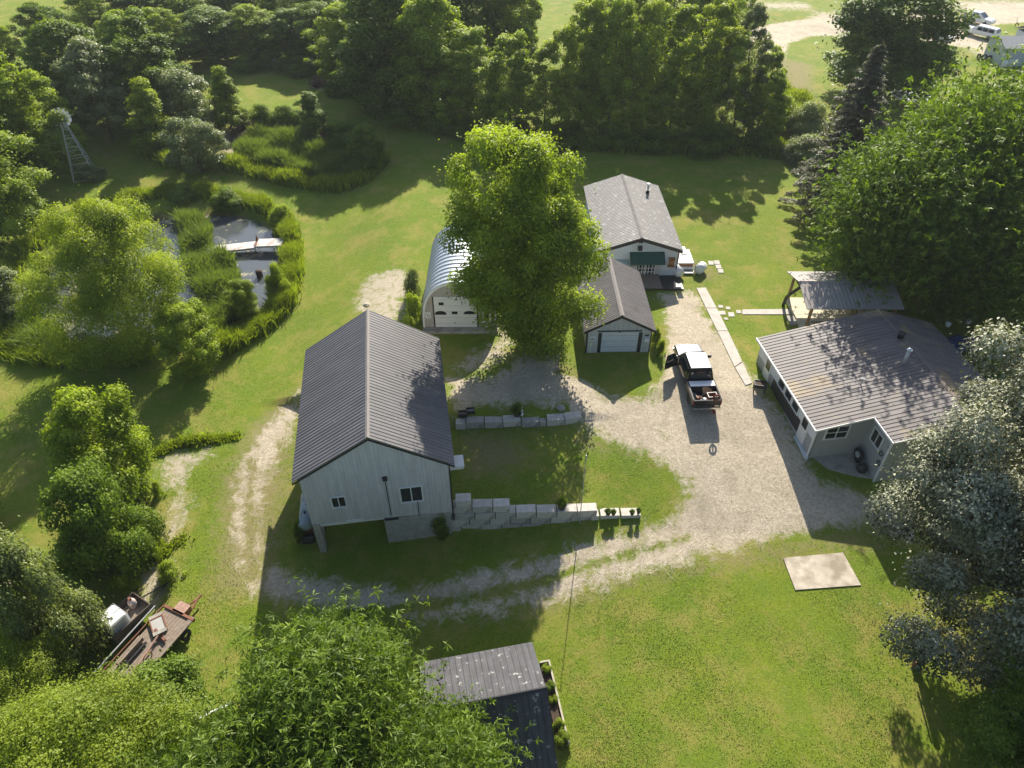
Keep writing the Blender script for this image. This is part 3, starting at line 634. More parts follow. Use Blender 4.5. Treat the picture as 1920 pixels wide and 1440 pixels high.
# ---- reeds and tall grass: masses nobody could count
def blades(name, spots, hgts, leaf, label, cat, wd=.035, seed=3, zoff=0):
    rng = np.random.RandomState(seed); P_ = np.array(spots, float); n = len(P_); hh = np.asarray(hgts)[:, None] * rng.uniform(.65, 1.15, (n, 1)); a = rng.uniform(0, 6.28, n)
    d = np.stack([np.cos(a), np.sin(a), 0 * a], 1); w = wd * (1 + rng.uniform(0, 1, (n, 1))); ln = np.stack([rng.normal(size=n) * .2, rng.normal(size=n) * .2 - .05, np.ones(n)], 1)
    b0 = P_ - d * w; b1 = P_ + d * w; m = P_ + ln * hh * .6 * [.6, .6, 1]; t = P_ + ln * hh * [1.3, 1.3, 1]
    V = np.stack([b0, b1, m + d * w * .8, m - d * w * .8, t], 1).reshape(-1, 3); k = np.arange(n)[:, None] * 5
    Fq = np.concatenate([k + [0, 1, 2, 3]], 0); F3 = k + [3, 2, 4]
    V2 = np.concatenate([V, (m + d * w * .8), t], 0) if False else V
    # quads for the lower part, degenerate-free quads for the tip (tip split in two points)
    t2 = t + d * w * .12; V = np.stack([b0, b1, m + d * w * .8, m - d * w * .8, t2, t], 1).reshape(-1, 3); k = np.arange(n)[:, None] * 6
    Fq = np.concatenate([k + [0, 1, 2, 3], k + [3, 2, 4, 5]], 0); ti = rng.uniform(0, 1, n); ti = np.concatenate([ti, np.clip(ti + .2, 0, 1)])
    o = npmesh(name, V, Fq, LM[leaf], None, {'tint': ('FACE', ti)}); return tag(o, label, cat, kind='stuff')
def band(px, width, n, seed, z=None):
    rng = np.random.RandomState(seed); w = np.array([tuple(gt(u, v))[:2] for u, v in px]); L = np.hypot(*np.diff(w, axis=0).T); c = np.concatenate([[0], np.cumsum(L)])
    s = rng.uniform(0, c[-1], n); x = np.interp(s, c, w[:, 0]); y = np.interp(s, c, w[:, 1]); x += rng.normal(size=n) * width * .45; y += rng.normal(size=n) * width * .45
    lump = .75 + .35 * np.sin(s * 1.3 + seed) * np.sin(s * .37); return np.stack([x, y, hgt(x, y) - .05], 1), lump
def fill(px, n, seed):
    rng = np.random.RandomState(seed); w = pxpoly(px); lo = w.min(0); hi = w.max(0); x = rng.uniform(lo[0], hi[0], n * 3); y = rng.uniform(lo[1], hi[1], n * 3); k = sdist(w, x, y) < 0; x = x[k][:n]; y = y[k][:n]
    z = hgt(x, y); return np.stack([x, y, z - .05], 1), .8 + .3 * np.sin(x * .9) * np.sin(y * 1.1)
def stuff(name, bands, hh, leaf, label, cat, seed, **kw):
    A = [b[0] for b in bands]; Bq = [b[1] for b in bands]; return blades(name, np.concatenate(A), np.concatenate(Bq) * hh, leaf, label, cat, seed=seed, **kw)
stuff('pond_bank_reeds', [band([(150, 392), (190, 384), (260, 372), (340, 358), (420, 370), (485, 386), (530, 412), (547, 455), (550, 510), (538, 565), (500, 610), (448, 645), (410, 665)], .85, 24000, 1)], 1.5, 'reed', 'green reeds on the bank right round the near pond', 'reeds', 1)
stuff('pond_corner_reeds', [band([(0, 650), (60, 668), (160, 675), (270, 668)], 1.1, 7000, 2), band([(0, 560), (20, 600), (50, 640)], 1.5, 5000, 3), band([(0, 540), (45, 480), (110, 430)], 1.0, 4000, 7)], 1.6, 'reed', 'reeds along the left side of the near pond', 'reeds', 2)
stuff('cattails', [fill([(335, 415), (372, 405), (400, 430), (398, 470), (440, 495), (478, 590), (440, 600), (400, 640), (372, 560), (345, 500)], 15000, 4), fill([(0, 560), (60, 600), (130, 640), (110, 668), (0, 655)], 7000, 5)], 1.7, 'reedd', 'dark cattails standing in the water of the near pond', 'reeds', 3)
stuff('marsh_reeds', [fill([(440, 290), (475, 255), (560, 262), (650, 278), (690, 305), (680, 330), (620, 340), (540, 325), (460, 310)], 26000, 6)], 1.8, 'reedd', 'dark reeds filling the marsh behind the near pond', 'reeds', 4)
stuff('marsh_bank_grass', [band([(285, 285), (320, 308), (420, 310), (480, 326), (560, 345), (640, 354), (690, 334), (715, 300)], .9, 15000, 8)], 1.5, 'reed', 'bright tall grass along the near bank of the marsh', 'tall grass', 5)
stuff('wood_edge_grass', [band([(700, 205), (800, 238), (900, 252), (1000, 264), (1120, 272), (1250, 276), (1380, 280), (1465, 284)], 1.6, 15000, 9), fill([(1440, 150), (1520, 190), (1530, 240), (1480, 270), (1440, 260)], 5000, 10)], 1.5, 'reed', 'tall weeds along the foot of the back wood', 'tall grass', 6, wd=.06)
stuff('dirt_bank_weeds', [band([(290, 850), (340, 832), (420, 822), (445, 818)], .45, 2500, 11), band([(300, 1010), (270, 1060), (345, 1010)], .5, 900, 12)], .55, 'reed', 'rough weeds along the little dirt bank above the sandy patch', 'weeds', 7)

x, y = scatter(5, 560000, 9, 64, 7); g_ = grid_at(Gm, x, y) + grid_at(Sm, x, y) + grid_at(Pm, x, y); k = (g_ < .45) ; x, y = x[k], y[k]; z = hgt(x, y)
rg = np.random.RandomState(9); keep = rg.uniform(size=len(x)) < .4 + .45 * np.sin(x * .7 + 2 * np.sin(y * .31)) * np.sin(y * .5 + x * .2); x, y, z = x[keep], y[keep], z[keep]
C_ = np.stack([x, y, z + .025], 1); N_2 = unit(rg.normal(size=C_.shape) * .55 + [0, 0, 1]); V_, F_ = leaves(C_, N_2, .065, rg, 'leaf', .45)
tag(npmesh('lawn_tufts', V_, F_, LM['lawn'], None, {'tint': ('FACE', np.clip(rg.normal(size=len(C_)) * .3 + .4, 0, 1))}), 'short tufts and clover all over the mown lawn', 'grass', kind='stuff')
x, y = scatter(6, 220000, 14, 60, 6); k = (grid_at(Gm, x, y) + grid_at(Sm, x, y) > .55) & (grid_at(Pm, x, y) < .1); x, y = x[k], y[k]; z = hgt(x, y); C_ = np.stack([x, y, z + .012], 1); N_2 = unit(rg.normal(size=C_.shape) * .5 + [0, 0, 1]); V_, F_ = leaves(C_, N_2, .045, rg, 'leaf', .8)
M['pebble'] = bpy.data.materials.new('pebbles'); M['pebble'].use_nodes = True; n_ = M['pebble'].node_tree.nodes; a_ = n_.new('ShaderNodeAttribute'); a_.attribute_name = 'tint'; mx_ = n_.new('ShaderNodeMix'); mx_.data_type = 'RGBA'; mx_.inputs[6].default_value = (.3, .25, .18, 1); mx_.inputs[7].default_value = (.7, .61, .48, 1); M['pebble'].node_tree.links.new(a_.outputs['Fac'], mx_.inputs[0]); M['pebble'].node_tree.links.new(mx_.outputs[2], n_['Principled BSDF'].inputs['Base Color']); n_['Principled BSDF'].inputs['Roughness'].default_value = .9
tag(npmesh('loose_stones', V_, F_, M['pebble'], None, {'tint': ('FACE', rg.uniform(0, 1, len(C_)))}), 'loose stones and chippings on the gravel yard', 'gravel', kind='stuff')
# ---------------------------------------------------------------- buildings
class Fr:
    """local frame of a building: x across, y away along it"""
    def __init__(s, x, y, a, z=0): s.o = (x, y, z); s.a = a; s.c = math.cos(a); s.s = math.sin(a)
    def hit(s, u, v, axis='y', val=0.):
        """where the line of sight through photo point (u, v) meets the wall plane axis=val (local)"""
        d = ray(u, v); p = np.array([0, 0, H]) - np.array(s.o)
        def L(w): return np.array([w[0] * s.c + w[1] * s.s, -w[0] * s.s + w[1] * s.c, w[2]])
        p = L(p); d = L(d); i = 'xyz'.index(axis); t = (val - p[i]) / d[i]; return p + d * t
    def rect(s, u0, v0, u1, v1, axis='y', val=0.):
        a = s.hit(u0, v0, axis, val); b = s.hit(u1, v1, axis, val); k = 0 if axis == 'y' else 1
        return min(a[k], b[k]), max(a[k], b[k]), min(a[2], b[2]), max(a[2], b[2])
def slope(mb, xr, zr, xe, ze, y0, y1, pitch=.25, rib=.03, th=.07, shift=0):
    ys_ = [y0]; hs = [0]; y = y0 + shift
    while y < y1 - .02:
        for dy, h in ((0, 0), (pitch * .66, 0), (pitch * .74, rib), (pitch * .9, rib), (pitch, 0)):
            if y0 < y + dy < y1 and (not ys_ or y + dy > ys_[-1] + 1e-4): ys_.append(y + dy); hs.append(h)
        y += pitch
    ys_.append(y1); hs.append(0); n = len(ys_)
    vs = [(xr, a, zr + h) for a, h in zip(ys_, hs)] + [(xe, a, ze + h) for a, h in zip(ys_, hs)] + [(xr, a, zr - th) for a in ys_] + [(xe, a, ze - th) for a in ys_]
    fs = [(i, i + 1, n + i + 1, n + i) for i in range(n - 1)] + [(2 * n + i + 1, 2 * n + i, 3 * n + i, 3 * n + i + 1) for i in range(n - 1)]
    fs += [(n + i, n + i + 1, 3 * n + i + 1, 3 * n + i) for i in range(n - 1)] + [(0, n, 3 * n, 2 * n), (n - 1, 3 * n - 1, 4 * n - 1, 2 * n - 1)]
    return mb.add(vs, fs)
def window(root, m_frame, x0, x1, z0, z1, axis='y', val=0., name='window', cols=2, rows=1, t=.07, sgn=-1, glass='glass', label=None):
    """frame stands proud of the wall, pane and bars are its parts"""
    def bx(mb, a0, a1, c0, c1, d0, d1):
        p, q = sorted((val + sgn * d0, val + sgn * d1))
        return mb.box(a0, a1, p, q, c0, c1) if axis == 'y' else mb.box(p, q, a0, a1, c0, c1)
    f = MB(); bx(f, x0, x1, z1 - t, z1, 0, .06); bx(f, x0, x1, z0, z0 + t, 0, .075); bx(f, x0, x0 + t, z0 + t, z1 - t, 0, .06); bx(f, x1 - t, x1, z0 + t, z1 - t, 0, .06)
    for i in range(1, cols): c = x0 + (x1 - x0) * i / cols; bx(f, c - t * .35, c + t * .35, z0 + t, z1 - t, .013, .05)
    for i in range(1, rows): c = z0 + (z1 - z0) * i / rows; bx(f, x0 + t, x1 - t, c - t * .3, c + t * .3, .014, .045)
    fo = f.build(name, M[m_frame], root); g = MB(); bx(g, x0 + t, x1 - t, z0 + t, z1 - t, .003, .012); g.build('pane', M[glass], fo)
    if label: fo['label'] = label
    return fo
def pent(w, he, hr, z0=0, x0=0): return [(x0, z0), (x0 + w, z0), (x0 + w, he), (x0 + w / 2, hr), (x0, he)]
# --- barn
M['barn_wall'] = mat('barn_siding', (.55, .53, .525), .65, var=.06, streak=(4, 4, .35, .16), scale=2, wave=('s', .2, .012, .72))
M['barn_roof'] = mat('barn_roof_steel', (.125, .117, .12), .45, streak=(.35, 3.4, .35, .28), var=.1, scale=.8, stain=((.3, .29, .28), 3.2, .69, .74), spec=.6)
M['ridge'] = mat('ridge_steel', (.24, .215, .2), .45, var=.1)
M['stone'] = mat('old_concrete_wall', (.36, .34, .3), .95, var=.25, scale=2.5, bump=.02, bscale=12)
FB = Fr(-11.45, 25.28, .15); w, L, he, hr = 8.02, 11.1, 4.15, 6.7
r = thing('barn', (-11.45, 25.28, 0), .15, 'big pale grey barn with a dark ribbed metal roof, built into the bank', 'barn')
mb = MB(); sl_ = (hr - he) / (w / 2); zl, zr_ = .12, -.2
P5 = [(0, zl), (w, zr_), (w, he), (w / 2, hr), (0, he)]
mb.extr(P5, 1, 0, .12); mb.extr(pent(w, he, hr, -.6), 1, L - .12, L)
mb.box(0, .12, .12, L - .12, -.1, he); mb.box(w - .12, w, .12, L - .12, -.6, he); mb.build('wall', M['barn_wall'], r)
mb = MB(); th = .1; os_, og = .36, .16
slope(mb, w / 2, hr + th, -os_, he - os_ * sl_ + th, -og, L + og, .26); slope(mb, w / 2, hr + th + .002, w + os_, he - os_ * sl_ + th, -og, L + og, .26)
mb.build('roof', M['barn_roof'], r)
mb = MB(); mb.extr([(w / 2 - .12, hr + th - .03), (w / 2, hr + th + .07), (w / 2 + .12, hr + th - .03), (w / 2, hr + th + .06)], 1, -og - .05, L + og + .03); mb.build('ridge_cap', M['ridge'], r)
mb = MB()
for sg in (-1, 1):
    xe = w / 2 + sg * (w / 2 + os_); mb.add([(w / 2, -og - .03, hr + th - .1), (xe, -og - .03, he - os_ * sl_ + th - .1), (xe, -og - .03, he - os_ * sl_ + th - .24), (w / 2, -og - .03, hr + th - .24), (w / 2, -og - .002, hr + th - .1), (xe, -og - .002, he - os_ * sl_ + th - .1), (xe, -og - .002, he - os_ * sl_ + th - .24), (w / 2, -og - .002, hr + th - .24)],
        [(0, 1, 2, 3), (4, 7, 6, 5), (0, 4, 5, 1), (3, 2, 6, 7), (1, 5, 6, 2), (0, 3, 7, 4)])
mb.build('fascia', M['dark'], r)
a = FB.rect(618, 932, 652, 949); window(r, 'trimw', *a, label='small two-pane barn window, left')
a = FB.rect(747, 914, 795, 938); window(r, 'trimw', *a, t=.08, label='larger two-pane barn window, right')
mb = MB().box(4.05, w - .1, .02, .35, -2.6, zr_ + .02); mb.box(0, .3, 1.2, L, -2.7, .1); mb.box(w - .3, w, .4, L, -2.7, -.2); mb.box(.3, w - .3, 3.4, 3.7, -2.7, 0); mb.build('foundation_wall', M['stone'], r)
MB().box(.02, .42, -.06, .34, -2.8, .1).build('corner_post', M['stone'], r)
MB().box(.42, 4.05, .05, .25, -.22, .02).box(1.95, 2.9, -.05, -.006, .02, .16).build('beam', M['trimw'], r)
MB().box(.3, w - .3, .3, L - .2, -.02, .06).build('floor', M['wood'], r)
p = FB.hit(722, 900); q = FB.hit(728, 968)
MB().tube((p[0], -.04, p[2]), (p[0], -.04, q[2] + .1), .025).box(p[0] - .13, p[0] + .13, -.1, -.003, p[2], p[2] + .3).build('conduit', M['dark'], r)
p = FB.hit(783, 940); MB().tube((p[0], -.03, p[2]), (p[0], -.03, -.2), .02).build('downpipe', M['dark'], r)
MB().box(w + .03, w + .1, -.05, .05, -1.0, he - .35).build('drain_pipe', M['dark'], r)
MB().box(w + .02, w + os_ + .55, .3, 1.15, 3.2, 3.32).box(w + .02, w + os_ + .5, .35, 1.1, 3.0, 3.2).build('hood', M['white'], r)
MB().box(4.1, 4.9, -.03, .015, -.3, -.15).build('vent_slot', M['dark'], r)
# --- white one-car garage
M['gar_wall'] = mat('garage_siding', (.5, .5, .47), .7, streak=(5, 5, .4, .2), var=.09, scale=3, wave=('s', .18, .01, .75))
M['gar_roof'] = mat('garage_roof_steel', (.15, .135, .13), .5, streak=(.5, 4, .5, .25), var=.14, scale=1.2, stain=((.12, .1, .09), 1.5, .55, .75))
M['door'] = mat('garage_door', (.6, .63, .64), .55, var=.08, scale=2, wave=('z', .5, .012, .6))
FG = Fr(5.5, 41.13, .02); w, L, he, hr = 4.6, 7.5, 2.2, 3.42
r = thing('garage', (5.5, 41.13, 0), .02, 'white one-car garage with a ribbed grey gable roof beside the big maple', 'garage')
a = FG.rect(1129, 624, 1194, 658); dx0, dx1 = a[0], a[1]; dz = a[3]
mb = MB(); mb.extr([(0, 0), (dx0 - .25, 0), (dx0 - .25, dz), (dx1 + .25, dz), (dx1 + .25, 0), (w, 0), (w, he), (w / 2, hr), (0, he)], 1, 0, .12); mb.extr(pent(w, he, hr), 1, L - .12, L)
mb.box(0, .12, .12, L - .12, 0, he); mb.box(w - .12, w, .12, L - .12, 0, he); mb.build('wall', M['gar_wall'], r)
mb = MB(); sl_ = (hr - he) / (w / 2); os_, og, th = .3, .2, .09
slope(mb, w / 2, hr + th, -os_, he - os_ * sl_ + th, -og, L + og, .22); slope(mb, w / 2, hr + th + .002, w + os_, he - os_ * sl_ + th, -og, L + og, .22); mb.build('roof', M['gar_roof'], r)
MB().extr([(w / 2 - .16, hr + th - .02), (w / 2, hr + th + .08), (w / 2 + .16, hr + th - .02), (w / 2, hr + th + .05)], 1, -og - .04, L + og + .03).build('ridge_cap', M['ridge'], r)
def fascia(r, w, he, hr, os_, og, th, m='dark', h=.16):
    sl_ = (hr - he) / (w / 2); mb = MB()
    for sg in (-1, 1):
        xe = w / 2 + sg * (w / 2 + os_); z0 = hr + th - .075; z1 = he - os_ * sl_ + th - .075
        mb.add([(x, y, z) for y in (-og - .03, -og - .002) for (x, z) in ((w / 2, z0), (xe, z1), (xe, z1 - h), (w / 2, z0 - h))], [(0, 1, 2, 3), (4, 7, 6, 5), (0, 4, 5, 1), (3, 2, 6, 7), (1, 5, 6, 2), (0, 3, 7, 4)])
    return mb.build('fascia', M[m], r)
fascia(r, w, he, hr, os_, og, th)
MB().box(dx0 + .02, dx1 - .02, .05, .1, .02, dz - .02).build('garage_door', M['door'], r)
MB().box(dx0 - .25, dx0, .02, .1, 0, dz).build('door_jamb', M['dark'], r); MB().box(dx1, dx1 + .25, .02, .1, 0, dz).build('door_jamb', M['dark'], r)
MB().box(.7, 3.9, -.06, -.004, dz + .12, dz + .2).build('door_track', M['dark'], r)
MB().tube((w / 2, -.1, dz + .1), (w / 2, -.004, dz + .14), .06).build('lamp', M['dark'], r)
s = MB().box(.14, .62, -.04, -.004, 1.2, 1.52).build('sign_board', M['trimw'], r); MB().box(.22, .54, -.05, -.041, 1.3, 1.36).build('lettering', M['dark'], s)
MB().box(w - .45, w - .12, -.2, -.005, 1.1, 1.4).build('mail_box', M['trimw'], r)
MB().add([(w - .5, -.04, 1.55), (w - .35, -.04, 1.7), (w - .28, -.04, 1.62), (w - .2, -.04, 1.72), (w - .12, -.04, 1.56), (w - .28, -.04, 1.5)], [(0, 1, 2, 3, 4, 5)]).build('ornament', M['dark'], r)
MB().box(-.1, .02, -.02, .05, 0, he - .1).box(w - .01, w + .06, -.02, .05, 0, he - .1).build('corner_trim', M['dark'], r)
# --- white workshop
M['shop_wall'] = mat('workshop_siding', (.6, .64, .68), .6, streak=(2, 2, 1, .1), var=.05, scale=3, wave=('z', .18, .012, .78))
M['shop_roof'] = mat('workshop_roof', (.22, .205, .195), .6, var=.16, scale=1.6, stain=((.42, .41, .4), 2.4, .57, .72))
M['green'] = mat('green_awning', (.025, .085, .06), .7, var=.15, wave=('x', .3, .01, .8))
FW = Fr(7.3, 51.42, .02); w, L, he, hr = 6.5, 11.3, 2.7, 3.78
r = thing('workshop', (7.3, 51.42, 0), .02, 'white building with green awning and speckled grey roof behind the white garage', 'building')
mb = MB(); mb.extr(pent(w, he, hr), 1, 0, .12); mb.extr(pent(w, he, hr), 1, L - .12, L); mb.box(0, .12, .12, L - .12, 0, he); mb.box(w - .12, w, .12, L - .12, 0, he); mb.build('wall', M['shop_wall'], r)
mb = MB(); sl_ = (hr - he) / (w / 2); os_, og, th = .3, .25, .09
slope(mb, w / 2, hr + th, -os_, he - os_ * sl_ + th, -og, L + og, .24, .022); slope(mb, w / 2, hr + th + .002, w + os_, he - os_ * sl_ + th, -og, L + og, .24, .022); mb.build('roof', M['shop_roof'], r)
MB().extr([(w / 2 - .12, hr + th - .01), (w / 2, hr + th + .05), (w / 2 + .12, hr + th - .01), (w / 2, hr + th + .03)], 1, -og - .02, L + og).build('ridge_cap', M['gar_roof'], r)
fascia(r, w, he, hr, os_, og, th, h=.26)
a = FW.rect(1183, 474, 1246, 490, 'y', -.5); ax0, ax1 = a[0], a[1]; at_z = FW.hit(1210, 472)[2]
MB().add([(ax0, -.004, at_z), (ax1, -.004, at_z), (ax1, -.95, at_z - .55), (ax0, -.95, at_z - .55), (ax0, -.004, at_z - .05), (ax1, -.004, at_z - .05), (ax1, -.95, at_z - .72), (ax0, -.95, at_z - .72)], [(0, 1, 2, 3), (4, 7, 6, 5), (3, 2, 6, 7), (0, 3, 7, 4), (1, 5, 6, 2)]).build('awning', M['green'], r)
for (u0, u1, lab) in ((1193, 1208, 'left leaf of the french door'), (1211, 1227, 'right leaf of the french door')):
    a = FW.rect(u0, 492, u1, 516); d = window(r, 'trimw', a[0], a[1], .12, min(2.05, max(1.9, a[3])), name='door', cols=3, rows=5, t=.1, label=lab)
a = FW.rect(1229, 493, 1237, 514); MB().box(a[0], a[1], -.05, -.004, .3, 2).build('shutter', M['barn_wall'], r)
a = FW.rect(1186, 493, 1192, 514); MB().box(a[0], a[1], -.05, -.004, .3, 2).build('shutter', M['barn_wall'], r)
p = FW.hit(1202, 452); MB().box(p[0] - .18, p[0] + .18, -.06, -.004, p[2] - .16, p[2] + .2).build('gable_vent', M['dark'], r)
MB().box(p[0] - .2, p[0] + .14, -.3, -.004, p[2] - .75, p[2] - .42).build('flood_light', M['dark'], r)
p = FW.hit(1133, 486); window(r, 'trimw', p[0] - .35, p[0] + .35, p[2] - .35, p[2] + .15)
M['teal'] = mat('teal_metal', (.28, .4, .4), .5, var=.1)
p = FW.hit(1165, 490); MB().add([(p[0] - .9, -.004, p[2] + .2), (p[0] + .6, -.004, p[2] + .2), (p[0] + .6, -.9, p[2] - .2), (p[0] - .9, -.9, p[2] - .2), (p[0] - .9, -.004, p[2] + .14), (p[0] + .6, -.004, p[2] + .14), (p[0] + .6, -.9, p[2] - .26), (p[0] - .9, -.9, p[2] - .26)], [(0, 1, 2, 3), (4, 7, 6, 5), (3, 2, 6, 7), (0, 3, 7, 4), (1, 5, 6, 2), (0, 4, 5, 1)]).build('side_canopy', M['teal'], r)
MB().box(w + .3, w + .75, -.1, 1.1, 2.15, 2.24).build('eave_awning', M['teal'], r)
MB().box(w + .012, w + .1, -.1, .03, 0, he).build('drain_pipe', M['dark'], r)
a = FW.hit(1214, 362, 'z', 3.2); ch = MB().tube((a[0], a[1], 3.0), (a[0], a[1], 4.0), .1, n=12).build('chimney_pipe', M['steel'], r, True); MB().tube((a[0], a[1], 4.0), (a[0], a[1], 4.14), .17, .13, n=12).build('chimney_cap', M['trimw'], ch); MB().tube((a[0], a[1], 2.9), (a[0], a[1], 3.5), .17, n=12).build('flashing', M['dark'], ch)
M['orange'] = mat('orange_wood', (.35, .16, .05), .7, var=.2)
p = FW.hit(1259, 488); bh = MB().box(p[0] - .2, p[0] + .2, -.25, -.004, p[2] - .3, p[2] + .15).add([(p[0] - .27, -.3, p[2] + .1), (p[0] + .27, -.3, p[2] + .1), (p[0] + .27, -.004, p[2] + .3), (p[0] - .27, -.004, p[2] + .3)], [(0, 1, 2, 3)]).box(p[0] - .28, p[0] + .28, -.32, -.004, p[2] - .5, p[2] - .42).build('bird_house', M['orange'], r)
MB().box(2.9, 5.1, -2.1, -.01, .12, .25).build('wooden_deck', M['wood'], r)
MB().box(5.15, 6.9, -2.1, -.01, .02, .1).build('dark_deck', M['dark'], r)
# --- arched garage (quonset)
M['arch'] = mat('arched_steel', (.42, .46, .5), .42, metal=.35, var=.06, scale=2)
M['tan'] = mat('tan_board', (.4, .36, .31), .8, var=.1, scale=3, wave=('s', .28, .01, .7))
M['bigdoor'] = mat('big_garage_door', (.68, .67, .63), .55, var=.05, scale=2, wave=('z', .55, .012, .7))
FQ = Fr(-6.8, 44.0, .0); w, L = 5.65, 8.2
r = thing('arched_garage', (-6.8, 44.0, 0), 0, 'arched galvanised metal garage with a white roller door under the maple', 'garage')
def arch(t):  # t 0..1 left foot to right foot
    prof = []
    q = (2 * t - 1); x = w / 2 + (w / 2) * math.copysign(abs(math.sin(q * math.pi / 2)) ** .9, q); c = abs(math.cos(q * math.pi / 2)) ** .62
    return x, .0 + 4.35 * c
N_ = 40; pr = [arch(i / N_) for i in range(N_ + 1)]
mb = MB(); mb.extr(pr[1:-1] + [(w, 0), (0, 0)], 1, .06, .16); mb.build('front_wall', M['tan'], r)
MB().extr([(x * .995 + .014, z * .99) for x, z in pr[1:-1]] + [(w, 0), (0, 0)], 1, L - .16, L - .06).build('rear_wall', M['tan'], r)
mb = MB(); ys_ = []; y = -.05
while y < L:
    ys_ += [(y, 0), (y + .32, 0), (y + .36, .07), (y + .46, .07), (y + .5, 0)]; y += .54
ys_.append((L + .05, 0)); n = len(ys_)
vs = []
for i, (x, z) in enumerate(pr):
    x2, z2 = pr[min(i + 1, N_)]; x1, z1 = pr[max(i - 1, 0)]; nx_, nz2 = (z1 - z2), (x2 - x1); l_ = math.hypot(nx_, nz2) or 1; nx_, nz2 = nx_ / l_, nz2 / l_
    vs += [(x + nx_ * (h + .03), yy, z + nz2 * (h + .03)) for yy, h in ys_]
mb.add(vs, [(i * n + j, i * n + j + 1, (i + 1) * n + j + 1, (i + 1) * n + j) for i in range(N_) for j in range(n - 1)]); mb.build('arched_shell', M['arch'], r)
mb = MB(); mb.add([(x, y, z) for y in (-.05, .2) for (x, z) in pr] + [(w / 2 + (x - w / 2) * .95, y, z * .95) for y in (-.05, .2) for (x, z) in pr],
   [(i, i + 1, 2 * (N_ + 1) + i + 1, 2 * (N_ + 1) + i) for i in range(N_)] + [(i, N_ + 1 + i, N_ + 2 + i, i + 1) for i in range(N_)]); mb.build('arch_trim', M['trimw'], r)
a = FQ.rect(812, 557, 895, 614, 'y', .0); dr = MB().box(a[0], a[1], 0, .055, .25, a[3]).build('roller_door', M['bigdoor'], r)
for (u0, v0, u1, v1) in [(822, 567, 832, 572), (847, 584, 858, 589)]:
    q = FQ.rect(u0, v0, u1, v1, 'y', 0); MB().box(q[0], q[1], -.015, -.003, q[2], q[3]).build('pane', M['glass'], dr)
for (u0, v0, u1, v1) in [(815, 583, 837, 590), (869, 583, 891, 589)]:
    q = FQ.rect(u0, v0, u1, v1, 'y', 0); c = (q[0] + q[1]) / 2; hw = (q[1] - q[0]) / 2; MB().extr([(c - hw, q[2]), (c + hw, q[2])] + [(c + hw * math.cos(k_ * math.pi / 10), q[2] + (q[3] - q[2]) * (.25 + .75 * math.sin(k_ * math.pi / 10))) for k_ in range(11)], 1, -.016, -.003).build('arched_pane', M['glass'], dr)
q = FQ.hit(853, 605); MB().box(q[0] - .05, q[0] + .05, -.04, -.003, q[2] - .03, q[2] + .03).build('handle', M['dark'], dr)
MB().box(a[0] - .1, a[0], -.01, .055, .2, a[3]).box(a[1], a[1] + .1, -.01, .055, .2, a[3]).build('door_frame', M['dark'], r)
a = FQ.rect(903, 579, 921, 613, 'y', 0); d = MB().box(a[0], a[1], -.02, .055, .25, a[3]).build('side_door', M['trimw'], r); MB().box(a[0] + .15, a[1] - .15, -.035, -.021, a[3] - 1.0, a[3] - .18).build('pane', M['glass'], d)
a = FQ.rect(899, 557, 917, 576, 'y', 0); window(r, 'trimw', a[0], a[1] + .1, a[2], a[3], val=.055, cols=2, rows=2, t=.06)
a = FQ.rect(797, 586, 808, 597, 'y', 0); s = MB().box(a[0], a[1], .02, .055, a[2], a[3]).build('notice_board', M['trimw'], r)
mb = MB(); random.seed(3)
for i in range(9): x = random.uniform(a[0] + .05, a[1] - .1); z = random.uniform(a[2] + .05, a[3] - .1); mb.box(x, x + .07, .008, .018, z, z + .05)
mb.build('lettering', M['dark'], s)
MB().box(-.02, w + .1, -.55, .05, -.1, .24).build('concrete_sill', M['concrete'], r)
# --- farmhouse on the right
M['house_wall'] = mat('farmhouse_siding', (.36, .36, .36), .7, var=.06, scale=3, wave=('z', .2, .012, .72))
M['house_roof'] = mat('farmhouse_roof_steel', (.15, .13, .127), .58, spec=.35, streak=(.4, 3.2, .4, .3), var=.09, scale=.9, stain=((.27, .2, .12), .4, .55, .66))
A8 = R(7.5); hx, hy = 18.95, 31.2; FH = Fr(hx, hy, A8)
r = thing('farmhouse', (hx, hy, 0), A8, 'low farmhouse with a wide ribbed roof in the shade of the walnuts', 'house')
zf = lambda x: 2.05 + .2 * x; XR, YF = 8.2, 8.9; Xm, Ym = 3.5, -2.2
mb = MB(); zb = -1.4
mb.box(0, .12, 0, YF, zb, zf(0)); mb.add([(0, 0, zb), (Xm, 0, zb), (Xm, 0, zf(Xm)), (0, 0, zf(0)), (0, .12, zb), (Xm, .12, zb), (Xm, .12, zf(Xm)), (0, .12, zf(0))], [(0, 1, 2, 3), (4, 7, 6, 5), (3, 2, 6, 7), (0, 4, 5, 1)])
mb.box(Xm, Xm + .12, Ym, 0, zb, zf(Xm)); XB = 12.6; zB = zf(XR) - .34 * (XB - XR)
mb.extr([(Xm + .12, zb), (XB, zb), (XB, zB), (XR, zf(XR)), (Xm + .12, zf(Xm + .12))], 1, Ym, Ym + .12); mb.extr([(.12, zb), (XB, zb), (XB, zB), (XR, zf(XR)), (.12, zf(.12))], 1, YF - .12, YF); mb.box(XB - .12, XB, Ym + .12, YF - .12, zb, zB)
mb.build('wall', M['house_wall'], r)
mb = MB(); e = .28
def eave_slope(mb, x0, y0, y1, sh=0): slope(mb, XR, zf(XR) + .1, x0, zf(x0) + .1, y0, y1, .3, .028, shift=sh)
eave_slope(mb, -e, -.25, YF + .25); slope(mb, XR, zf(XR) + .1, Xm - .22, zf(Xm - .22) + .1, Ym - .25, -.25, .3, .028)
slope(mb, XR, zf(XR) + .1 + .002, XB + .3, zf(XR) - .34 * (XB + .3 - XR) + .1, Ym - .25, YF + .25, .3, .028)
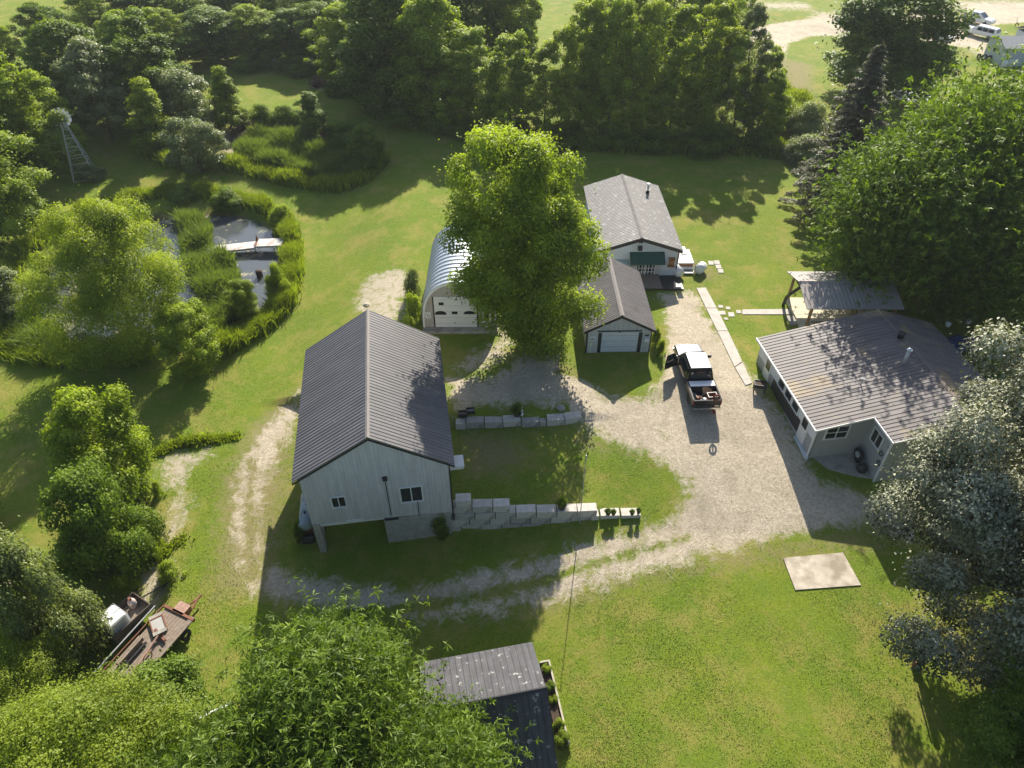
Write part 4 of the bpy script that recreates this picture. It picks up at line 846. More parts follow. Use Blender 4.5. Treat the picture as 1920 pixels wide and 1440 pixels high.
mb.build('roof', M['house_roof'], r)
MB().extr([(XR - .15, zf(XR) + .1), (XR, zf(XR) + .19), (XR + .15, zf(XR) + .08)], 1, Ym - .27, YF + .27).build('ridge_cap', M['house_roof'], r)
MB().box(-e - .1, -e, -.28, YF + .28, zf(-e) - .04, zf(-e) + .09).box(Xm - .22 - .09, Xm - .22, Ym - .28, -.26, zf(Xm - .2) - .06, zf(Xm - .2) + .07).build('gutter', M['trimw'], r)
MB().add([(x, y, zf(x) + d) for y in (-.29, -.25) for x, d in ((-e, .11), (Xm - .2, .11), (Xm - .2, -.03), (-e, -.03))], [(0, 1, 2, 3), (4, 7, 6, 5), (0, 4, 5, 1), (3, 2, 6, 7), (0, 3, 7, 4)]).add([(x, y, zf(x) + d) for y in (Ym - .29, Ym - .25) for x, d in ((Xm - .2, .11), (XR, .11), (XR, -.03), (Xm - .2, -.03))], [(0, 1, 2, 3), (4, 7, 6, 5), (0, 4, 5, 1), (3, 2, 6, 7), (0, 3, 7, 4)]).build('fascia', M['trimw'], r)
# porch side (faces left): wide glazing, doors, sill board
M['dscreen'] = mat('dark_screen', (.03, .028, .03), .5, var=.2); M['bluew'] = mat('blue_white_panel', (.62, .66, .7), .5, var=.05)
for (y0, y1, z0, z1, c, lab) in [(2.3, 3.3, .9, 1.88, 1, 'porch window, lowest in view'), (3.4, 4.4, .9, 1.88, 1, 'porch window, second'), (4.5, 5.5, .9, 1.88, 1, 'porch window, third')]:
    window(r, 'trimw', y0, y1, z0, z1, axis='x', val=-.03, cols=c, label=lab)
MB().box(-.03, -.004, .1, YF - .1, .86, 1.95).build('wall_panel', M['bluew'], r)
MB().box(-.06, -.004, 1.9, 6.1, -.1, .84).build('porch_screen', M['dscreen'], r)
for (y0, lab) in ((.85, 'white porch door near the front corner'), (6.7, 'white porch door at the far end')):
    d = MB().box(-.07, -.004, y0, y0 + .9, -.35, 1.75).build('door', M['trimw'], r); d['label'] = lab; MB().box(-.085, -.071, y0 + .15, y0 + .75, .8, 1.6).build('pane', M['glass'], d); MB().box(-.12, -.086, y0 + .05, y0 + .1, .55, .65).build('handle', M['steel'], d)
MB().box(-.16, -.004, -.1, YF - .1, -.75, -.5).build('base_board', M['bluew'], r)
MB().box(-.09, -.004, -.05, .08, -.5, zf(0) - .1).build('corner_board', M['trimw'], r); MB().box(Xm - .07, Xm - .004, Ym - .03, Ym + .1, -1.3, zf(Xm) - .1).build('corner_board', M['trimw'], r)
a = FH.rect(1552, 800, 1586, 820); window(r, 'trimw', a[0], a[1], a[2], a[3], cols=2, rows=2, t=.08, label='white-framed window in the grey end wall')
window(r, 'trimw', -1.45, -.35, 1.0, 2.1, axis='x', val=Xm, cols=2, t=.08, label='tall double window beside the patio')
for (y, z) in ((-1.75, 1.3), (-1.9, .6)): MB().torus((Xm - .06, y, z - .2), .16, .03, 'x', 14, 5).build('hose_reel', M['dark'], r)
def onroof(u, v):
    z = 3.0
    for _ in range(8): p = FH.hit(u, v, 'z', z); z = zf(min(p[0], XR)) + .1
    return p
p = onroof(1693, 683); ch = MB().tube((p[0], p[1], p[2] - .2), (p[0], p[1], p[2] + 1.1), .11, n=12).build('chimney_pipe', M['steel'], r, True); MB().lathe([(.11, 1.1), (.2, 1.14), (.2, 1.24), (.05, 1.34)], 14, (p[0], p[1], p[2])).build('chimney_cap', M['chrome'], ch, True)
MB().tube((p[0], p[1], p[2] + .9), (p[0] + 1.1, p[1] - .6, p[2] + .15), .015).build('stay', M['dark'], ch)
p = onroof(1688, 633); MB().lathe([(.2, -.1), (.2, .25), (.28, .3), (.28, .36), (.08, .46)], 14, tuple(p)).build('roof_vent', M['dark'], r, True)
p = onroof(1614, 722); MB().tube((p[0], p[1], p[2] - .1), (p[0], p[1], p[2] + .55), .035).torus((p[0], p[1], p[2] + .55), .1, .02).build('vent_pipe', M['steel'], r)
# --- pavilion behind the farmhouse
M['pav_roof'] = mat('pavilion_roof_steel', (.36, .32, .3), .42, var=.08, scale=1)
M['deckf'] = mat('beige_deck', (.58, .52, .38), .8, var=.1, scale=2, wave=('y', 1.1, .005, .7)); M['postb'] = mat('brown_post', (.28, .16, .07), .8, var=.3, scale=6)
PX, PY = 22.1, 43.35
r = thing('pavilion', (PX, PY, 0), 0, 'open timber pavilion with pale ribbed roof half hidden under a walnut', 'pavilion')
mb = MB(); sl2 = MB()
def slope_x(mb, yr, zr, ye, ze, x0, x1, pitch):
    k = MB(); slope(k, yr, zr, ye, ze, x0, x1, pitch, .028); mb.add([(y, x, z) for x, y, z in k.v], k.f)
slope_x(mb, 2.35, 3.25, -.2, 2.55, -.3, 6.9, .3); slope_x(mb, 2.35, 3.252, 4.9, 2.55, -.3, 6.9, .3); mb.build('roof', M['pav_roof'], r)
MB().extr([(2.2, 3.23), (2.35, 3.32), (2.5, 3.23)], 0, -.32, 6.92).build('ridge_cap', M['pav_roof'], r)
for (x, y) in ((.25, .15), (.25, 4.5), (6.5, .15), (6.5, 4.5), (3.6, .15)):
    MB().tube((x, y, -.2), (x, y, 2.62), .13, .11, 8).build('post', M['postb'], r)
MB().box(.1, 6.6, .05, .2, 2.42, 2.5).box(.1, 6.6, 4.5, 4.65, 2.42, 2.5).box(.1, .25, .2, 4.5, 2.42, 2.5).build('beam', M['dark'], r)
MB().box(.1, 6.6, .1, 4.6, -.4, .28).build('deck', M['deckf'], r)
for (x0, x1) in ((.5, 2.0), (2.6, 4.0)):
    mb = MB().box(x0, x1, .12, .16, 1.08, 1.13).box(x0, x1, .12, .16, .38, .42)
    for i in range(7): x = x0 + (x1 - x0) * i / 6; mb.box(x - .012, x + .012, .13, .15, .42, 1.08)
    mb.build('railing', M['dark'], r)
MB().path([(-.25, 3.9, 0), (-.42, 3.4, 1.1), (-.4, 2.8, 1.9), (-.05, 2.4, 2.7)], .13, 8).build('curved_brace', M['dark'], r)
MB().box(-.5, .1, 1.2, 2.3, -.1, .14).build('step', M['concrete'], r)
# --- black shed in the foreground
M['shed_roof'] = mat('worn_black_roof', (.06, .06, .068), .75, streak=(5, .5, .5, .35), var=.25, scale=1.6, wave=('x', .3, .015, .35), stain=((.34, .33, .32), 3.2, .62, .7))
sz = -2.42; pr_ = at(1024, 1290, 1.15); pf = at(989, 1205, .1); pl = at(820, 1236, .1)
ang = math.atan2(pf.y - pl.y, pf.x - pl.x); 
FS = Fr(pr_.x, pr_.y, ang, 0); f = FS.hit(989, 1205, 'z', .1); 
r = thing('shed', (pr_.x, pr_.y, 0), ang, 'black ribbed-metal shed in the foreground with a streaked worn roof', 'shed')
Yf = float(f[1]); Lx = 5.6
mb = MB(); sl3 = (1.15 - .1) / Yf
mb.add([(x, y, z) for x in (-Lx, -.0) for (y, z) in ((0, 1.15), (Yf, .1), (Yf, .04), (0, 1.09))], [(0, 1, 2, 3), (4, 7, 6, 5), (0, 4, 5, 1), (2, 6, 7, 3), (1, 5, 6, 2)])
mb.add([(x, y, z) for x in (-Lx, .05) for (y, z) in ((0.002, 1.152), (-2.95, -2.09), (-2.95, -2.17), (0.002, 1.07))], [(0, 1, 2, 3), (4, 7, 6, 5), (0, 4, 5, 1), (2, 6, 7, 3), (1, 5, 6, 2)])
mb.build('roof', M['shed_roof'], r)
MB().extr([(-.12, 1.1), (0, 1.2), (.12, 1.1), (0, 1.16)], 0, -Lx, .06).build('ridge_cap', M['dark'], r)
MB().extr([(-2.85, sz - .3), (Yf - .15, sz - .3), (Yf - .15, .03), (0, 1.03), (-2.85, -2.12)], 0, -Lx + .1, -.12).build('wall', M['dark'], r)
# timber edged bed along the shed
e0 = gt(1027, 1243); e1 = gt(1064, 1400)
dv = (e1 - e0); an = math.atan2(dv.y, dv.x); r = thing('planter_bed', (e0.x, e0.y, e0.z), an, 'narrow raised bed with pale timber edging along the black shed', 'raised bed')
Lb = dv.length
MB().box(0, Lb, 0, .09, -.1, .35).box(0, .09, -.45, 0, -.1, .34).build('timber_edge', M['trimw'] if False else mat('grey_timber', (.42, .38, .3), .85, var=.2, scale=6), r)
MB().box(.1, Lb, -.45, -.002, -.1, .2).build('soil', M['soil'], r)
for i, (t, s_, lf, lab) in enumerate([(.12, .42, 'lime', 'light green plant at the upper end of the raised bed'), (.34, .45, 'green', 'dark green plant in the upper half of the raised bed'), (.5, .4, 'yellow', 'yellowish plant in the middle of the raised bed'), (.78, .45, 'lime', 'light plant in the lower half of the raised bed'), (.95, .6, 'yellow', 'biggest pale plant at the lower end of the raised bed')]):
    q = e0.lerp(e1, t); plant('garden_plant', 'weed', (q.x - .18, q.y, q.z + .15), s_ * .7, s_ * .8, lab, 'plant', 'plants of the raised bed', leaf=lf)
# --- neighbour's house at the top right
M['nb_wall'] = mat('neighbour_siding', (.45, .49, .55), .7, var=.05, wave=('z', .25, .01, .8)); M['nb_roof'] = mat('grey_shingles', (.27, .28, .29), .8, var=.15, scale=5)
q = gt(1842, 106); q2 = gt(1877, 128); an = math.atan2(q2.y - q.y, q2.x - q.x)
r = thing('neighbour_house', (q.x, q.y, 0), an, "neighbour's blue-grey house with grey shingle roofs at the top right corner", 'house')
MB().extr(pent(4.6, 2.5, 3.3), 1, 0, 8).build('front_wing', M['nb_wall'], r)
mb = MB(); slope(mb, 2.3, 3.5, -.35, 2.5, -.3, 8.2, .6, .0); slope(mb, 2.3, 3.5, 4.95, 2.5, -.3, 8.2, .6, .0); mb.build('front_roof', M['nb_roof'], r)
MB().box(-3.0, 6, 5.5, 15, 0, 3).build('main_wing', M['nb_wall'], r)
mb = MB(); slope(mb, 1.5, 5.2, -3.5, 3, 5.2, 15.3, .6, .0); slope(mb, 1.5, 5.2, 6.5, 3, 5.2, 15.3, .6, .0); mb.build('main_roof', M['nb_roof'], r)
window(r, 'trimw', 1.7, 2.6, 1.2, 2.0, cols=1, t=.1)
# ---------------------------------------------------------------- small things
M['block'] = mat('concrete_block', (.5, .465, .41), .9, var=.18, scale=2.2, bump=.012, bscale=18, stain=((.3, .27, .23), 1.7, .52, .7))
def vary(m):
    n = m.node_tree.nodes; l = m.node_tree.links; b = n['Principled BSDF']; s = b.inputs['Base Color'].links[0].from_socket; oi = n.new('ShaderNodeObjectInfo'); mr = n.new('ShaderNodeMapRange'); mr.inputs[3].default_value = .72; mr.inputs[4].default_value = 1.15; l.new(oi.outputs['Random'], mr.inputs[0]); vm = n.new('ShaderNodeVectorMath'); vm.operation = 'SCALE'; l.new(s, vm.inputs[0]); l.new(mr.outputs[0], vm.inputs['Scale']); l.new(vm.outputs[0], b.inputs['Base Color'])
vary(M['block'])
G6 = 'stacked blocks of the near retaining wall'; G7 = 'blocks of the far retaining wall'
def block(x, y, z, a, L, label, group, h=.565, d=.6, name='concrete_block'):
    r_ = random.Random(int(x * 97 + z * 31)); o = MB().box(0, L - .05, 0, d, 0, h).build(name, M['block'], None, loc=(x, y + r_.uniform(-.05, .05), z + r_.uniform(-.012, .012)), rot=(r_.uniform(-.01, .01), r_.uniform(-.012, .012), a + r_.uniform(-.03, .03)), bevel=.02)
    return tag(o, label, 'block', group)
ords = ['first', 'second', 'third', 'fourth', 'fifth', 'sixth', 'seventh', 'eighth', 'ninth', 'tenth', 'eleventh', 'twelfth']
cn = {0: 'lowest', 1: 'second', 2: 'third', 3: 'fourth', 4: 'fifth', 5: 'top'}
aw = math.atan(.035)
tops = {0: (-3.85, 7.9), 1: (-3.6, 7.9), 2: (-3.75, 5.3), 3: (-3.65, 5.1), 4: (-3.55, -.1), 5: (-3.55, -2.35)}
for c in range(6):
    z = -2.95 + .6 * c + 0; x = tops[c][0] + (0 if c % 2 == 0 else .25); i = 0
    if c == 1: x = -3.75
    x_end = tops[c][1]
    while x < x_end - .3:
        Lk = 1.22 if not (i == 0 and c in (1,)) else .7
        if x + Lk > x_end + .2: Lk = x_end - x
        zz = z
        if gh(x + .6, wall_near_y(x) - .4) < z + .58:
            block(x, wall_near_y(x) - .06 + (.06 if c < 3 else 0), zz, aw, Lk, f'{ords[min(i, 11)]} block from the barn in the {cn[c]} course of the near wall', G6)
        x += Lk; i += 1
block(5.35, wall_near_y(5.35) + .02, -1.75 + .0, aw, 1.2, 'low end block of the near wall carrying dark weeds', G6); block(6.6, wall_near_y(6.6) + .0, -1.75, aw, 1.22, 'last low block at the right tip of the near wall', G6)
x = -3.75; i = 0
for Lk, zz in [(.7, -.6), (1.25, -.62), (1.22, -.58), (1.22, -.6), (1.22, -.62), (.5, -.66), (1.2, -.62), (1.2, -.6)]:
    block(x, wall_far_y(x) - .25, zz + (-.08, .04, -.03, .05, -.05, -.12, .02, .06)[i], math.atan(.05) + (-.05, .03, 0, .06, -.04, .1, .05, .12)[i], Lk, f'{ords[i]} block from the barn in the far wall across the little lawn', G7); x += Lk; i += 1
def stone(u, v, z, r0, label, cat='stone', name='stone', m='pale', seed=1):
    p = at(u, v, z); rng = random.Random(seed); mb = MB(); pr = [(r0 * .7, 0), (r0, r0 * .3), (r0 * .85, r0 * .7), (r0 * .4, r0 * .95)]; mb.lathe(pr, 9); mb.v = [(x * rng.uniform(.8, 1.2), y * rng.uniform(.8, 1.2), z_ * rng.uniform(.85, 1.1)) for x, y, z_ in mb.v]
    return tag(mb.build(name, M[m], None, loc=p), label, cat)
stone(1063, 770, -.35, .32, 'rounded stone at the right end of the far block wall', seed=4)
stone(1051, 767, 0, .3, 'striped cushion-like stone on top of the last far wall block', m='concrete', seed=5)
stone(688, 574, 0, .3, 'pale rock on the bare patch behind the barn ridge', seed=6)
stone(596, 161, 0, 1.1, 'grey ash heap in the sandy ring on the far lawn', 'ash heap', 'ash_heap', 'soil', 7)
def crate(u, v, z, s, label, rz=.1, m='wood'):
    p = at(u, v, z); r = thing('crate', p, rz, label, 'crate', 'crates on the far block wall'); t = .03
    MB().box(-s, s, -s * .7, -s * .7 + t, 0, s).box(-s, s, s * .7 - t, s * .7, 0, s).box(-s, -s + t, -s * .7 + t, s * .7 - t, 0, s).box(s - t, s, -s * .7 + t, s * .7 - t, 0, s).build('side_panel', M['dark'], r); MB().box(-s + t, s - t, -s * .7 + t, s * .7 - t, .01, s * .55).build('contents', M[m], r)
crate(868, 779, 0, .3, 'black crate on the far wall, left one'); crate(882, 773, 0, .28, 'black crate on the far wall, right one with pale lid', m='concrete')
def pot(u, v, z, r0, h, label, leaf, ph, group='potted plants on the block walls', kind='weed'):
    p = at(u, v, z); r = thing('potted_plant', p, 0, label, 'potted plant', group); MB().lathe([(r0 * .7, 0), (r0, h), (r0 * .9, h), (r0 * .85, h * .8)], 14).build('pot', M['dark'], r, True)
    me, tm, r1, h1 = PROT[kind]; c = bpy.data.objects.new('foliage', me if not leaf else me.copy()); 
    if leaf: c.data.materials.clear(); c.data.materials.append(LM[leaf])
    link(c, r); c.scale = (r0 * 1.15 / r1,) * 2 + (ph / h1,); c.location = (0, 0, h * .8)
pot(1053, 952, -.52, .3, .4, 'round black pot with green plant on the near block wall', 'lime', .5); pot(970, 778, 0, .34, .35, 'dark bushy pot on the far block wall', 'deep', .55)
pot(1140, 963, -1.1, .2, .22, 'small dark pot on the low end of the near wall, left one', 'deep', .2); pot(1150, 964, -1.1, .16, .2, 'small dark pot on the low end of the near wall, second one', 'deep', .2)
pot(1185, 964, -1.1, .15, .25, 'small black pot near the right tip of the near wall', 'deep', .15); pot(1197, 962, -1.1, .14, .35, 'taller black pot at the right tip of the near wall', 'deep', .15)
p = at(978, 778, 0); r = tag(MB().lathe([(.12, 0), (.14, .1), (.06, .2), (.1, .4), (.04, .6), (.07, .68), (.02, .78)], 10).build('garden_statue', M['trimw'], None, True, loc=p), 'small white garden ornament next to the dark pot on the far wall', 'ornament')
# flag pole
pb = gt(1085, 985); pb = at(1086.5, 975, -1.55); 
r = thing('pole', (pb.x, wall_near_y(pb.x) - .12, gh(pb.x, 26.2)), 0, 'thin pale pole standing against the near block wall', 'pole')
MB().tube((0, 0, 0), (0, 0, 6.0), .03, .02, 8).build('shaft', M['steel'], r); MB().lathe([(.02, 6.0), (.05, 6.04), (.02, 6.1)], 8).build('finial', M['steel'], r)
# old cylindrical tank by the barn
M['tankb'] = mat('faded_blue_tank', (.3, .38, .42), .5, var=.15, stain=((.2, .12, .08), 2, .55, .7))
p = FB.hit(574, 985, 'z', -1.4); r = thing('fuel_tank', (FB.o[0] + p[0] * FB.c - p[1] * FB.s, FB.o[1] + p[0] * FB.s + p[1] * FB.c, -2.45), .15, 'old faded blue tank lying on a stand at the left side of the barn', 'tank')
def lying(mb, y0, y1, rad, zc, n=18, dome=.12):
    pr = [(0.02, y0 - dome), (rad * .6, y0 - dome * .8), (rad, y0), (rad, y1), (rad * .6, y1 + dome * .8), (.02, y1 + dome)]; k = MB().lathe(pr, n); mb.add([(x, z, y + zc) for x, y, z in k.v], k.f); return mb
lying(MB(), -.2, 2.2, .42, 1.2).build('shell', M['tankb'], r, True)
MB().tube((0, .5, 1.6), (0, .5, 1.75), .07).tube((0.05, 1.1, 1.6), (0.05, 1.1, 1.72), .05).build('fittings', M['dark'], r); MB().box(-.35, .35, 0, .12, 0, .95).box(-.35, .35, 1.8, 1.92, 0, .95).build('stand', M['rust'], r)
MB().path([(-.35, -.3, .1), (.3, -.25, .1)], .3, 12).build('barrel', M['dscreen'], r)
# ---- vehicles: lofted bodies
M['pblack'] = mat('black_paint', (.022, .025, .03), .18, metal=.3, var=.05); M['psheen'] = mat('painted_sky_sheen', (.12, .135, .155), .42, metal=.2, var=.05); M['pwhite'] = mat('white_car_paint', (.75, .75, .75), .2, var=.03); M['lampred'] = mat('red_lamp', (.35, .02, .02), .3); M['lampw'] = mat('clear_lamp', (.7, .7, .68), .1)  # the silver is sky reflection on the black pickup, painted as a colour
def loft(secs, nm, m, r, smooth=True):
    """secs: (y, [(x,z)...]) half outlines from bottom centre to top centre, mirrored"""
    mb = MB(); n = None; vs = []
    for y, h in secs:
        ring = [(x, y, z) for x, z in h] + [(-x, y, z) for x, z in reversed(h)]; n = len(ring); vs += ring
    m_ = len(secs); fs = [(i * n + j, i * n + (j + 1) % n, (i + 1) * n + (j + 1) % n, (i + 1) * n + j) for i in range(m_ - 1) for j in range(n)] + [tuple(range(n)), tuple((m_ - 1) * n + j for j in reversed(range(n)))]
    mb.add(vs, fs); o = mb.build(nm, m, r, False, bevel=.03); return o
def wheels(r, xs_, ys__, R_=.37, wd=.26):
    for y in ys__:
        for sx in (-1, 1):
            x = sx * xs_; w_ = MB(); k = MB().lathe([(R_ * .62, -wd / 2), (R_ * .95, -wd / 2), (R_, -wd * .3), (R_, wd * .3), (R_ * .95, wd / 2), (R_ * .62, wd / 2)], 20); w_.add([(z, a, b) for a, b, z in k.v], k.f); o = w_.build('wheel', M['rubber'], r, True, loc=(x, y, R_))
            k = MB().lathe([(.03, -wd * .42), (R_ * .6, -wd * .46), (R_ * .64, wd * .46), (.03, wd * .42)], 16); q = MB().add([(z, a, b) for a, b, z in k.v], k.f); q.build('rim', M['steel'], o, True)
def sidepane(r, y0a, y1a, z0, y0b, y1b, z1, x0, x1, nm='side_window'):
    for s in (-1, 1):
        e = .012 * s; MB().add([(s * x0 + e, y0a, z0), (s * x0 + e, y1a, z0), (s * x1 + e, y1b, z1), (s * x1 + e, y0b, z1)] + [(s * x0, y0a, z0), (s * x0, y1a, z0), (s * x1, y1b, z1), (s * x1, y0b, z1)], [(0, 1, 2, 3), (4, 7, 6, 5), (0, 4, 5, 1), (2, 6, 7, 3), (1, 5, 6, 2), (0, 3, 7, 4)]).build(nm, M['glass'], r)
def endpane(r, y0, z0, y1, z1, w0, w1, nm, out):
    MB().add([(-w0, y0 + out, z0 + .01), (w0, y0 + out, z0 + .01), (w1, y1 + out, z1 + .01), (-w1, y1 + out, z1 + .01), (-w0, y0, z0), (w0, y0, z0), (w1, y1, z1), (-w1, y1, z1)], [(0, 1, 2, 3), (4, 7, 6, 5), (0, 4, 5, 1), (2, 6, 7, 3), (1, 5, 6, 2), (0, 3, 7, 4)]).build(nm, M['glass'], r)
# pickup in the yard (front away from the camera)
r = thing('pickup_truck', (13.0, 34.75, gh(13, 37.5) - .02), R(2.5), 'black crew-cab pickup with its left door open and junk in the bed', 'pickup')
bw = .97
def body(zb, zt, w1): return [(0, zb), (w1 * .96, zb), (w1, zb + .2), (w1, zt - .08), (w1 * .96, zt), (0, zt)]
loft([(2.05, body(.5, 1.12, bw)), (4.6, body(.5, 1.14, bw)), (4.75, body(.5, 1.18, bw)), (6.0, body(.5, 1.12, bw * .97)), (6.15, body(.55, .98, bw * .92))], 'body', M['pblack'], r)
def cab(z0, z1, a, b): return [(0, z0), (a, z0), (b, z1 - .07), (b * .93, z1), (0, z1 + .03)]
loft([(2.1, cab(1.1, 1.2, .92, .9)), (2.28, cab(1.1, 1.86, .92, .76)), (4.1, cab(1.1, 1.9, .92, .77)), (4.75, cab(1.1, 1.22, .92, .86))], 'cab', M['pblack'], r)
MB().box(-.7, .7, 2.35, 4.05, 1.925, 1.945).build('roof_sheen', M['psheen'], r, bevel=.01)  # pale sheet added for the sky's sheen on the black cab roof
loft([(4.82, [(0, 1.165), (.8, 1.165), (.8, 1.19), (0, 1.23)]), (5.95, [(0, 1.11), (.76, 1.11), (.74, 1.14), (0, 1.18)])], 'hood', M['psheen'], r)  # hood coloured pale for the reflection on its black paint
endpane(r, 4.7, 1.27, 4.18, 1.88, .8, .68, 'windshield', .03); endpane(r, 2.17, 1.28, 2.24, 1.75, .72, .68, 'rear_window', -.07)
sidepane(r, 2.4, 3.2, 1.22, 2.5, 3.2, 1.75, .915, .8); sidepane(r, 3.3, 4.5, 1.22, 3.3, 4.05, 1.75, .915, .8)
mb = MB().box(-bw, bw, .05, 2.0, .6, .66).box(-bw, -bw + .09, .05, 2.0, .66, 1.13).box(bw - .09, bw, .05, 2.0, .66, 1.13).box(-bw + .09, bw - .09, 1.92, 2.0, .66, 1.1); mb.box(-bw, -bw + .06, .1, 1.98, .45, .6).box(bw - .06, bw, .1, 1.98, .45, .6); mb.build('cargo_bed', M['pblack'], r)
MB().box(-bw + .01, bw - .01, -.02, .05, .62, 1.1).build('tailgate', M['pblack'], r); MB().box(-.9, .9, -.18, -.04, .42, .58).build('rear_bumper', M['chrome'], r); MB().box(-.92, .92, 6.15, 6.28, .45, .65).build('front_bumper', M['chrome'], r)
for s in (-1, 1):
    MB().box(s * .93 - .04, s * .93 + .04, -.04, -.021, .75, 1.0).build('taillight', M['lampred'], r); MB().box(s * .7 - .14, s * .7 + .14, 6.13, 6.17, .75, .92).build('headlight', M['lampw'], r)
    mr_ = MB().box(s * 1.2 - .12, s * 1.2 + .12, 4.35, 4.45, 1.15, 1.4).build('mirror', M['dark'], r); MB().tube((s * .95, 4.4, 1.2), (s * 1.1, 4.4, 1.25), .025).build('mirror_arm', M['dark'], mr_)
wheels(r, .84, (1.05, 5.15), .4)
# open front left door, hinged at the front of the door opening
c, s_ = math.cos(R(62)), math.sin(R(62)); hx_, hy_ = -.99, 4.42
def dp(t, z, o=0): return (hx_ - t * s_ - o * c, hy_ - t * c + o * s_, z)
d = MB().add([dp(0, .55), dp(1.12, .55), dp(1.15, 1.18), dp(0, 1.18), dp(0, .55, .08), dp(1.12, .55, .08), dp(1.15, 1.18, .08), dp(0, 1.18, .08)], [(0, 1, 2, 3), (4, 7, 6, 5), (0, 4, 5, 1), (2, 6, 7, 3), (1, 5, 6, 2), (0, 3, 7, 4)]).build('open_door', M['pblack'], r)
MB().path([dp(0.1, 1.18, .04), dp(.45, 1.75, .04), dp(1.08, 1.75, .04), dp(1.12, 1.18, .04)], .03).build('window_frame', M['pblack'], d); MB().add([dp(.14, 1.19, .03), dp(1.1, 1.19, .03), dp(1.05, 1.73, .03), dp(.46, 1.73, .03), dp(.14, 1.19, .045), dp(1.1, 1.19, .045), dp(1.05, 1.73, .045), dp(.46, 1.73, .045)], [(0, 1, 2, 3), (4, 7, 6, 5), (0, 4, 5, 1), (2, 6, 7, 3), (1, 5, 6, 2), (0, 3, 7, 4)]).build('pane', M['glass'], d)
TR = Fr(13.0, 34.75, R(2.5), gh(13, 37.5) - .02)
def tl(x, y, z): return (TR.o[0] + x * TR.c - y * TR.s, TR.o[1] + x * TR.s + y * TR.c, TR.o[2] + z)
def ontruck(name, x, y, z, rz, label, cat): return thing(name, tl(x, y, z), R(2.5) + rz, label, cat, 'load in the pickup bed')
q = ontruck('tool_box', 0, 1.62, .67, 0, 'silver tool chest lying across the front of the pickup bed', 'toolbox'); MB().box(-.84, .84, -.24, .24, 0, .46).build('box', M['dark'], q, bevel=.02); MB().box(-.86, .86, -.26, .26, .462, .52).build('lid', M['pwhite'], q, bevel=.015)
q = ontruck('plastic_crate', .45, .55, .67, .05, 'brown plastic crate with pale rim in the pickup bed', 'crate'); MB().box(-.3, .3, -.22, -.19, 0, .4).box(-.3, .3, .19, .22, 0, .4).box(-.3, -.27, -.19, .19, 0, .4).box(.27, .3, -.19, .19, 0, .4).build('side_panel', M['rust'], q); MB().box(-.33, .33, -.25, -.19, .4, .44).box(-.33, .33, .19, .25, .4, .44).box(-.33, -.27, -.19, .19, .4, .44).box(.27, .33, -.19, .19, .4, .44).build('rim', M['ridge'], q); MB().box(-.27, .27, -.19, .19, 0, .2).build('contents', M['soil'], q)
q = ontruck('cardboard', .35, 1.15, .68, .3, 'flat brown cardboard sheet leaning in the pickup bed', 'cardboard'); M['card'] = mat('cardboard', (.4, .27, .15), .85, var=.1); MB().add([(-.35, 0, 0), (.35, 0, 0), (.35, .25, .4), (-.35, .25, .4), (-.35, .02, 0), (.35, .02, 0), (.35, .27, .4), (-.35, .27, .4)], [(0, 1, 2, 3), (4, 7, 6, 5), (0, 4, 5, 1), (2, 6, 7, 3), (1, 5, 6, 2), (0, 3, 7, 4)]).build('sheet', M['card'], q)
for i, (x0, y0, x1, y1, lab) in enumerate([(-.7, .2, .1, 1.1, 'pale stick lying left in the pickup bed'), (-.5, .9, .15, .35, 'brown board lying across the pickup bed'), (-.75, 1.2, -.3, .3, 'grey pipe lying along the left bed wall')]):
    tag(MB().tube(tl(x0, y0, .72 + i * .03), tl(x1, y1, .8 + i * .03), .03).build('stick', M[('wood', 'card', 'steel')[i]]), lab, 'stick', 'load in the pickup bed')
q = ontruck('paint_can', -.1, .3, .67, 0, 'small white can at the back of the pickup bed', 'can'); MB().lathe([(.12, 0), (.12, .28)], 14).build('can_body', M['pwhite'], q, True); MB().lathe([(.13, .281), (.13, .3), (.02, .305)], 14).build('can_lid', M['steel'], q, True)
q = ontruck('gas_can', -.5, .45, .67, .4, 'dark red fuel can in the left rear of the pickup bed', 'fuel can'); MB().box(-.15, .15, -.1, .1, 0, .35).build('can_body', M['rust'], q, bevel=.03); MB().tube((.05, 0, .35), (.18, 0, .45), .02).build('spout', M['dark'], q)
q = ontruck('outboard_wheel', .5, -.05, 1.12, 0, 'round red-rimmed wheel standing up at the pickup tailgate', 'wheel'); MB().torus((0, 0, .26), .24, .035, 'y', 20, 6).build('rim', M['red'], q); MB().torus((0, 0, .26), .19, .05, 'y', 18, 6).build('tyre', M['rubber'], q); MB().tube((0, 0, -.9), (0, -.02, .5), .05).build('upright', M['rust'], q); MB().box(-.08, .08, -.35, 0, -.92, -.86).build('foot', M['red'], q)
